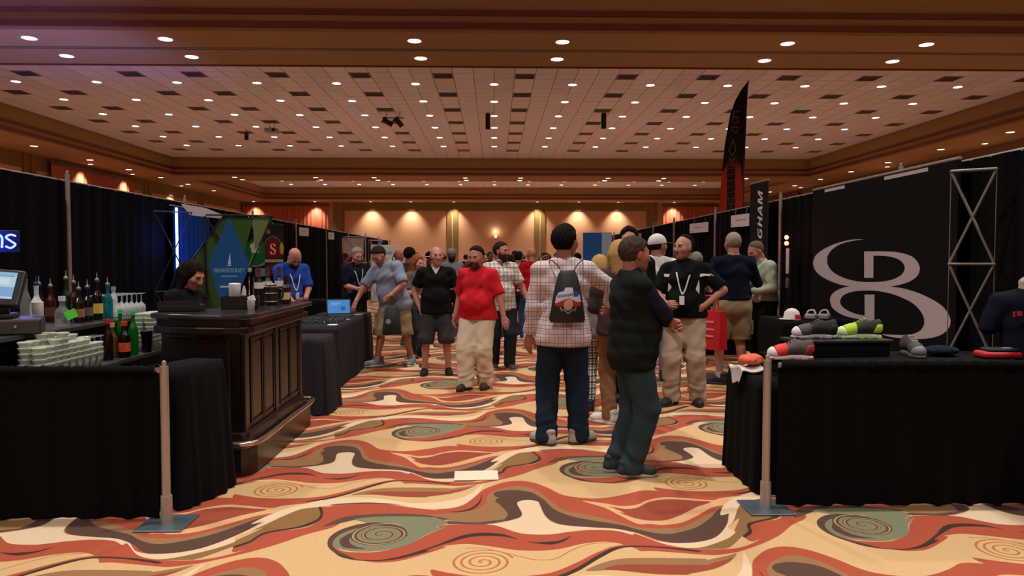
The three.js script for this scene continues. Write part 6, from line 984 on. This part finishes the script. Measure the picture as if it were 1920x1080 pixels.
function boothSign(label, x, y, z, turn, w, h, mk) {
  const tx = canvas(256, 144, (c) => { c.fillStyle = '#d9cfc8'; c.fillRect(0, 0, 256, 144); c.fillStyle = '#6f625a'; for (const [a, b, d] of mk) c.fillRect(a, b, d, 8); c.fillStyle = '#7d8a94'; c.fillRect(14, 112, 16, 14); });
  const t = thing('booth_sign', label, 'sign', [x, y, z], turn, 'small white booth signs'); mesh('card', rbox(w, h, 0.008, 0.002), M(0xd9cfc8, 0.8), t); mesh('print', new THREE.PlaneGeometry(w * 0.98, h * 0.97).translate(0, 0, 0.0046), new THREE.MeshPhysicalMaterial({ specularIntensity: 0.25, map: tx, roughness: 0.85 }), t); for (const k of [-0.3, 0.3]) mesh('hanger', bar([w * k, h / 2, -0.01], [w * k, h / 2 + 0.1, -0.03], 0.003, 6), alu, t);
}
boothSign('white booth sign on the drape above the white cap man', 4.03, 2.17, -14.25, -Math.PI / 2 + 0.15, 0.86, 0.19, [[60, 62, 130]]);
boothSign('white booth sign on the drape left of the GHAM banner', 4.03, 2.18, -11.85, -Math.PI / 2 + 0.15, 0.62, 0.20, [[70, 62, 150]]);
boothSign('white booth sign on the left drape nearest the royal blue polo', -4.63, 2.22, -17.8, Math.PI / 2 - 0.3, 0.42, 0.20, [[100, 66, 60]]);
boothSign('white booth sign on the left drape farther from the royal blue polo', -4.64, 2.22, -20.8, Math.PI / 2 - 0.25, 0.36, 0.20, [[60, 50, 130], [80, 76, 90]]);
{ // fabric banner display in the left booth
  const t = thing('fabric_display', 'green tension-fabric display with black tube frame in the left booth', 'display', [-3.76, 0, -10.68], R(24)), F = (a, b) => [(a - 447) * 0.0083, 1.53 + (488 - b) * 0.0079];
  const poly = (pts, z, th = 0.01) => extrude(pts.map((p) => F(...p)), th).translate(0, 0, z);
  const gm = M(0x3f5a2a, 0.85), g2 = M(0x6a7e46, 0.85), tb = M(0x101012, 0.5);
  mesh('fabric_panel', poly([[428, 406], [476, 409], [430, 600], [394, 600], [364, 505]], 0), gm, t); mesh('fabric_panel', poly([[474, 408], [508, 406], [490, 452], [478, 470]], 0.0), g2, t); mesh('fabric_panel', poly([[400, 500], [440, 480], [436, 612], [404, 612]], -0.03), M(0x26361c, 0.85), t);
  const tb2 = (a, b) => { const A = F(...a), B = F(...b); return bar([...A, 0.03], [...B, 0.03], 0.012, 8); };
  mesh('frame_tube', [tb2([428, 405], [362, 508]), tb2([397, 408], [398, 640]), tb2([398, 410], [436, 480]), tb2([362, 508], [400, 590]), tb2([398, 406], [508, 405]), tb2([508, 405], [470, 500])], tb, t);
  mesh('foot', [bar([F(398, 640)[0], 0.012, 0.03], [F(398, 640)[0], F(398, 640)[1], 0.03], 0.012), bar([F(398, 640)[0] - 0.3, 0.012, 0.03], [F(398, 640)[0] + 0.3, 0.012, 0.03], 0.012)], tb, t);
  const wt = thing('white_header', 'white curved header strip above the green fabric display', 'banner', [-3.96, 2.17, -10.62], R(24)); mesh('strip', extrude([[-0.52, 0.16], [-0.40, 0.0], [0.22, -0.06], [0.0, 0.03], [-0.2, 0.11]], 0.012), M(0xcfc8c0, 0.7), wt); mesh('clip', bar([-0.2, 0.06, -0.02], [-0.2, 0.10, -0.2], 0.006, 6), alu, wt);
  const b = thing('diamond_banner', 'blue diamond-shaped banner with white lettering in the left booth', 'banner', [-3.75, 0, -10.36], R(22)), Fb = (a, b) => [(a - 434) * 0.0083, 1.53 + (488 - b) * 0.0077];
  const tx = canvas(512, 1024, (c) => { c.fillStyle = '#1f5686'; c.fillRect(0, 0, 512, 1024); c.fillStyle = '#c8ccd4'; c.beginPath(); c.moveTo(268, 330); c.lineTo(240, 440); c.lineTo(276, 440); c.closePath(); c.fill(); c.fillRect(236, 446, 44, 8); c.font = 'bold 50px serif'; c.textAlign = 'center'; c.fillStyle = '#8fa6bd'; c.fillText('SHAWNEECRAFT', 256, 515, 370); c.fillStyle = '#6f8fab'; c.fillRect(160, 545, 190, 14); c.fillStyle = '#a9b3c0'; c.fillRect(140, 640, 220, 18); });
  const gD = extrude([[435, 409], [401, 494], [432, 610], [467, 494]].map((p) => Fb(...p)), 0.008); { const uv = gD.attributes.uv, p = gD.attributes.position; for (let i = 0; i < uv.count; i++) uv.setXY(i, (p.getX(i) + 0.28) / 0.56, (p.getY(i) - 0.59) / 1.55); }
  mesh('sail', gD, new THREE.MeshPhysicalMaterial({ specularIntensity: 0.25, map: tx, roughness: 0.75 }), b); mesh('pole', bar([0, 0.02, -0.02], [0.01, 2.12, -0.02], 0.011), tb, b); mesh('foot', [bar([-0.25, 0.012, -0.02], [0.25, 0.012, -0.02], 0.012), bar([0, 0.012, -0.25], [0, 0.012, 0.25], 0.012)], tb, b);
  const hang = (name, label, pos, turn, w, h, tx2) => { const q = thing(name, label, 'banner', pos, turn, 'hanging pub banners'); mesh('cloth', box(w, h, 0.006), M(0x1a1a1a, 0.85), q); mesh('print', new THREE.PlaneGeometry(w, h).translate(0, 0, 0.0042), new THREE.MeshPhysicalMaterial({ specularIntensity: 0.25, map: tx2, roughness: 0.85 }), q); mesh('rod', bar([-w / 2, h / 2 + 0.01, 0], [w / 2, h / 2 + 0.01, 0], 0.01, 8), tb, q); mesh('cord', bar([0, h / 2 + 0.015, 0], [-0.07, 2.42 - pos[1], -0.13], 0.005, 6), alu, q); };
  hang('clover_banner', 'green banner with a cream clover flower on a stick', [-4.56, 1.68, -13.95], R(58), 0.47, 0.92, canvas(256, 512, (c) => { c.fillStyle = '#151517'; c.fillRect(0, 0, 256, 512); c.fillStyle = '#1d6a38'; c.beginPath(); c.moveTo(128, 90); c.lineTo(256, 160); c.lineTo(256, 400); c.lineTo(20, 400); c.lineTo(0, 190); c.fill(); c.fillStyle = '#d9cdb0'; for (let i = 0; i < 5; i++) { const a = i * 1.257 - 1.57; c.beginPath(); c.arc(130 + 38 * Math.cos(a), 205 + 38 * Math.sin(a), 30, 0, 7); c.fill(); } c.strokeStyle = '#b9b088'; c.lineWidth = 9; c.beginPath(); c.moveTo(108, 260); c.lineTo(50, 400); c.stroke(); c.beginPath(); c.moveTo(60, 395); c.quadraticCurveTo(150, 420, 250, 370); c.stroke(); c.fillStyle = '#4f9ab0'; c.fillRect(130, 425, 126, 87); c.fillStyle = '#d0c8b8'; c.beginPath(); c.arc(60, 440, 26, 0, 7); c.fill(); }));
  hang('emblem_pub_banner', 'dark red banner with a white S emblem under arched lettering', [-4.56, 1.74, -15.15], R(58), 0.52, 1.05, canvas(256, 512, (c) => { c.fillStyle = '#2b2422'; c.fillRect(0, 0, 256, 512); c.fillStyle = '#3a2a22'; c.fillRect(0, 90, 256, 422); c.fillStyle = '#86141c'; c.beginPath(); c.moveTo(30, 330); c.lineTo(30, 230); c.arc(115, 230, 85, Math.PI, 0); c.lineTo(200, 330); c.fill(); c.fillStyle = '#d8d0ca'; c.font = 'bold 150px serif'; c.textAlign = 'center'; c.fillText('S', 115, 300); c.strokeStyle = '#8f8880'; c.lineWidth = 15; c.beginPath(); c.arc(115, 235, 112, 3.5, 5.9); c.setLineDash([14, 9]); c.stroke(); c.setLineDash([]); c.fillStyle = '#b5aaa2'; c.fillRect(10, 350, 232, 28); c.fillStyle = '#6a2a26'; c.fillRect(30, 405, 190, 60); c.fillStyle = '#b5a93c'; c.beginPath(); c.ellipse(228, 240, 28, 60, 0, 0, 7); c.fill(); c.fillStyle = '#7d8a34'; c.beginPath(); c.ellipse(50, 70, 38, 22, 0.4, 0, 7); c.fill(); }));
}
{ // thin black pop-up frame, blue cloth and the light tube in the left booth
  const t = thing('popup_frame', 'thin dark pop-up frame left of the green fabric display', 'display frame', [-4.45, 0, -10.2], R(40)), tb = M(0x3a3c40, 0.4, { metalness: 0.4 }), w = 0.5, h = 2.2;
  for (let i = 0; i < 2; i++) { mesh('brace', bar([-w / 2, i * h / 2 + 0.012, 0], [w / 2, (i + 1) * h / 2, 0], 0.008, 8), tb, t); mesh('brace', bar([w / 2, i * h / 2 + 0.012, 0], [-w / 2, (i + 1) * h / 2, 0], 0.008, 8), tb, t); }
  for (const y of [0.012, h / 2, h]) mesh('crossbar', bar([-w / 2, y, 0], [w / 2, y, 0], 0.009, 8), tb, t);
  const c = thing('blue_curtain', 'royal blue cloth strip hanging behind the light tube', 'curtain', [-4.58, 0, -11.15], Math.PI / 2); const m = mesh('cloth', curtainGeo(1.3, 1.9, 8, 0.03, 64, 0.4, 4, 3), M(0x163c80, 0.85), c); m.position.y = 1.35; mesh('rod', bar([-0.76, 2.31, 0], [0.76, 2.31, 0], 0.01), alu, c);
  const l = thing('light_tube', 'upright glowing blue-white light tube by the blue cloth', 'light', [-4.50, 0, -10.42]); const e = new THREE.MeshStandardMaterial({ color: 0xbcd0ff, emissive: new THREE.Color(0.32, 0.45, 1.0), emissiveIntensity: 3 });
  mesh('tube', cyl(0.018, 0.018, 0.95, 0, 1.80, 0, 12), e, l); mesh('stand', cyl(0.01, 0.01, 1.32, 0, 0.66, 0, 8), M(0x222224, 0.5), l); mesh('foot', cyl(0.14, 0.15, 0.02, 0, 0.01, 0, 18), M(0x222224, 0.5), l);
  const p = new THREE.PointLight(0x3a66ff, 0.7, 0, 2); p.position.set(0.05, 1.8, 0.06); p.castShadow = true; l.add(p);
}
{ // blue neon sign at the left frame edge
  const t = thing('neon_sign', 'glowing blue neon sign on the drape at the left frame edge', 'sign', [-4.40, 1.70, -6.55], R(52)), e = new THREE.MeshStandardMaterial({ color: 0x4050ff, emissive: new THREE.Color(0.12, 0.17, 1.0), emissiveIntensity: 5 });
  mesh('backing', rbox(0.62, 0.2, 0.02, 0.006, -0.13, 0, -0.025), M(0x0b0c14, 0.5), t);
  const s = 0.06, L = { o: [[-1, 0], [-0.7, 0.75], [0, 1], [0.7, 0.75], [1, 0], [0.7, -0.75], [0, -1], [-0.7, -0.75], [-1, 0]], m: [[-1, -1], [-1, 0.8], [-0.5, 1], [0, 0.6], [0, -0.9], [0, 0.6], [0.5, 1], [1, 0.6], [1, -1]], s: [[0.8, 0.8], [0, 1], [-0.7, 0.6], [0, 0.05], [0.7, -0.45], [0, -1], [-0.8, -0.75]] };
  [['o', -0.29], ['m', -0.14], ['o', -0.0], ['m', 0.0], ['s', 0.12]].filter((q, i) => i !== 2).forEach(([c, x], i) => mesh('letter_tube', tube(L[c].map((p) => [x - 0.02 + p[0] * s * 0.85, p[1] * s, 0]), 0.009, 36, 6), e, t));
  const p = new THREE.PointLight(0x2030ff, 2.0, 0, 2); p.position.set(-0.05, 0, 0.12); p.castShadow = true; t.add(p);
}
{ // roll-up banners and posters farther down
  const roll = (label, x, z, turn, w, h, draw) => { const t = thing('rollup_banner', label, 'banner', [x, 0, z], turn); mesh('panel', rbox(w, h - 0.08, 0.008, 0.002, 0, h / 2 + 0.04, 0), M(0xcccccc, 0.7), t); mesh('print', new THREE.PlaneGeometry(w * 0.99, h - 0.09).translate(0, h / 2 + 0.04, 0.0052), new THREE.MeshPhysicalMaterial({ specularIntensity: 0.25, map: canvas(128, 512, draw), roughness: 0.7 }), t); mesh('base', rbox(w + 0.04, 0.08, 0.18, 0.02, 0, 0.04, 0), alu, t); };
  roll('blue and white roll-up banner behind the drawstring bag man', 2.33, -16.4, R(-15), 0.66, 2.16, (c) => { c.fillStyle = '#2f66a6'; c.fillRect(0, 0, 128, 512); c.fillStyle = '#a9bfd8'; c.fillRect(84, 0, 44, 512); c.fillStyle = '#d0dae4'; c.beginPath(); c.moveTo(0, 220); c.lineTo(90, 120); c.lineTo(60, 260); c.fill(); c.fillStyle = '#5f93c4'; c.fillRect(0, 300, 84, 60); });
  roll('white poster banner with black swoosh on the right row', 3.74, -19.6, R(-60), 0.7, 2.25, (c) => { c.fillStyle = '#cfc9c6'; c.fillRect(0, 0, 128, 512); c.strokeStyle = '#2a2626'; c.lineWidth = 9; c.beginPath(); c.moveTo(20, 60); c.quadraticCurveTo(120, 80, 100, 200); c.moveTo(30, 160); c.lineTo(96, 40); c.stroke(); });
  roll('pale grey roll-up banner on the left row beyond the lattice frames', -4.1, -27.0, R(30), 1.0, 2.1, (c) => { c.fillStyle = '#b9bcb8'; c.fillRect(0, 0, 128, 512); c.fillStyle = '#8a9290'; c.fillRect(20, 60, 88, 30); });
  roll('red and white poster behind the silver lattice frame', -4.3, -22.2, R(35), 0.7, 2.2, (c) => { c.fillStyle = '#c9bcb8'; c.fillRect(0, 0, 128, 512); c.fillStyle = '#7a1c24'; c.fillRect(0, 110, 128, 402); c.fillStyle = '#d0c8c4'; c.beginPath(); c.ellipse(64, 90, 40, 50, 0, 0, 7); c.fill(); });
  // clothes rack
  const k = thing('clothes_rack', 'silver clothes rack by the left row in the distance', 'clothes rack', [-1.85, 0, -17.6], R(8)), m = alu; mesh('frame', [bar([-0.6, 0.02, 0], [-0.6, 1.62, 0], 0.014), bar([0.6, 0.02, 0], [0.6, 1.62, 0], 0.014), bar([-0.62, 1.62, 0], [0.62, 1.62, 0], 0.014)], m, k); mesh('foot', [bar([-0.6, 0.015, -0.25], [-0.6, 0.015, 0.25], 0.014), bar([0.6, 0.015, -0.25], [0.6, 0.015, 0.25], 0.014)], m, k);
  const sh = sdMesh((x, y, z) => Math.max(field([cap([0, -0.62, 0], [0, -0.14, 0], 0.05, 0.05, 0.03, 4.2, [0, 0, 1]), cap([0, -0.11, -0.17], [0, -0.11, 0.17], 0.04, 0.04, 0.04), cap([0, -0.12, -0.18], [0, -0.34, -0.27], 0.045, 0.045, 0.03), cap([0, -0.12, 0.18], [0, -0.34, 0.27], 0.045, 0.045, 0.03)], x, y, z), -0.66 - y), [-0.1, -0.7, -0.36], [0.1, 0.0, 0.36], 0.02);
  [0x2f4a8a, 0xc4c4c8, 0x7a1c24, 0x1d2a4a, 0xb8b0a8, 0x8a2028, 0x24303f].forEach((c, i) => { const s = thing('hanging_shirt', ['blue', 'pale grey', 'dark red', 'navy', 'beige', 'crimson', 'slate'][i] + ' shirt hanging on the distant clothes rack', 'shirt', [-1.85 + (-0.48 + i * 0.16) * 0.99, 1.56, -17.6 - (-0.48 + i * 0.16) * 0.139], R(8)); mesh('cloth', sh, M(c, 0.9), s); mesh('hanger', tube([[0, -0.07, 0], [0, 0.0, 0], [0, 0.06, 0.008], [0, 0.076, 0], [0, 0.066, -0.015]], 0.004, 14, 6), alu, s); });
}
// ---------- things hanging from the ceiling ----------
{
  const bk = M(0x0d0c0c, 0.5);
  const st = thing('stage_light_bar', 'black pair of stage lights hanging from the tiled ceiling', 'stage light', [-3.75, HC, -27.2]); mesh('hanger', [bar([-0.25, 0, 0], [-0.25, -0.22, 0], 0.012), bar([0.25, 0, 0], [0.25, -0.22, 0], 0.012), bar([-0.4, -0.2, 0], [0.4, -0.2, 0], 0.02)], bk, st); for (const [x, a] of [[-0.2, 60], [0.2, 40]]) { const l = mesh('lamp_can', lathe([[0, -0.2], [0.09, -0.2], [0.1, 0.1], [0.13, 0.2], [0.12, 0.2], [0, 0.12]], 18), bk, st); l.position.set(x, -0.36, 0); l.rotation.set(0.3, 0, R(a)); }
  for (const [x, z, l] of [[-0.24, -27.2, 'narrow black loudspeaker hanging from the ceiling middle'], [4.05, -27.0, 'narrow black loudspeaker hanging right of the ceiling middle']]) { const s = thing('hanging_loudspeaker', l, 'loudspeaker', [x, HC, z]); mesh('cabinet', rbox(0.17, 0.56, 0.22, 0.02, 0, -0.32, 0), bk, s); mesh('bracket', bar([0, 0, 0], [0, -0.06, 0], 0.02), bk, s); mesh('grille', rbox(0.15, 0.5, 0.01, 0.003, 0, -0.32, 0.112), M(0x171616, 0.8), s); }
  const p = thing('ceiling_projector', 'pale projector hanging from the ceiling at the left', 'projector', [-8.75, HC, -29.0]); mesh('pole', [bar([-0.08, 0, 0], [-0.08, -0.3, 0], 0.012), bar([0.08, 0, 0], [0.08, -0.3, 0], 0.012)], M(0x6a5a58, 0.5), p); mesh('housing', rbox(0.48, 0.18, 0.42, 0.03, 0, -0.38, 0, 3), M(0xa89a9c, 0.5), p); mesh('lens', cyl(0.06, 0.065, 0.08, 0, 0, 0, 18).rotateX(Math.PI / 2).translate(0.12, -0.38, 0.23), M(0x2a2626, 0.2), p);
  const c = thing('ceiling_camera', 'small black box hanging left of the pale projector', 'camera', [-10.35, HC, -30.8]); mesh('housing', rbox(0.14, 0.3, 0.14, 0.02, 0, -0.3, 0), bk, c); mesh('stem', bar([0, 0, 0], [0, -0.16, 0], 0.014), bk, c); mesh('lens', cyl(0.03, 0.03, 0.05, 0, 0, 0, 14).rotateX(Math.PI / 2).translate(0.02, -0.33, 0.09), M(0x333030, 0.2), c);
}

{ // blue uplight behind the left drapes: its beam tints the near ceiling beam
  const t = thing('led_uplight', 'blue stage uplight standing behind the left drapes', 'stage light', [-8.4, 0, -12.4]);
  mesh('housing', lathe([[0, 0.06], [0.09, 0.06], [0.11, 0.24], [0.10, 0.24], [0.095, 0.22], [0, 0.2]], 20), M(0x151517, 0.5), t); mesh('yoke', [box(0.02, 0.2, 0.05, -0.13, 0.1, 0), box(0.02, 0.2, 0.05, 0.13, 0.1, 0), box(0.28, 0.015, 0.1, 0, 0.0075, 0)], M(0x151517, 0.5), t);
  mesh('lens', new THREE.CircleGeometry(0.09, 14).rotateX(-Math.PI / 2).translate(0, 0.226, 0), new THREE.MeshStandardMaterial({ color: 0x3040ff, emissive: new THREE.Color(0.2, 0.25, 1), emissiveIntensity: 1.5 }), t);
  const s = new THREE.SpotLight(new THREE.Color(0.2, 0.25, 1), 150, 0, R(34), 0.9, 2); s.position.set(0, 0.26, 0); s.target.position.set(-1.6, 6, -3.4); s.castShadow = true; s.shadow.radius = 5; t.add(s); t.add(s.target);
}
renderer.render(scene, camera);
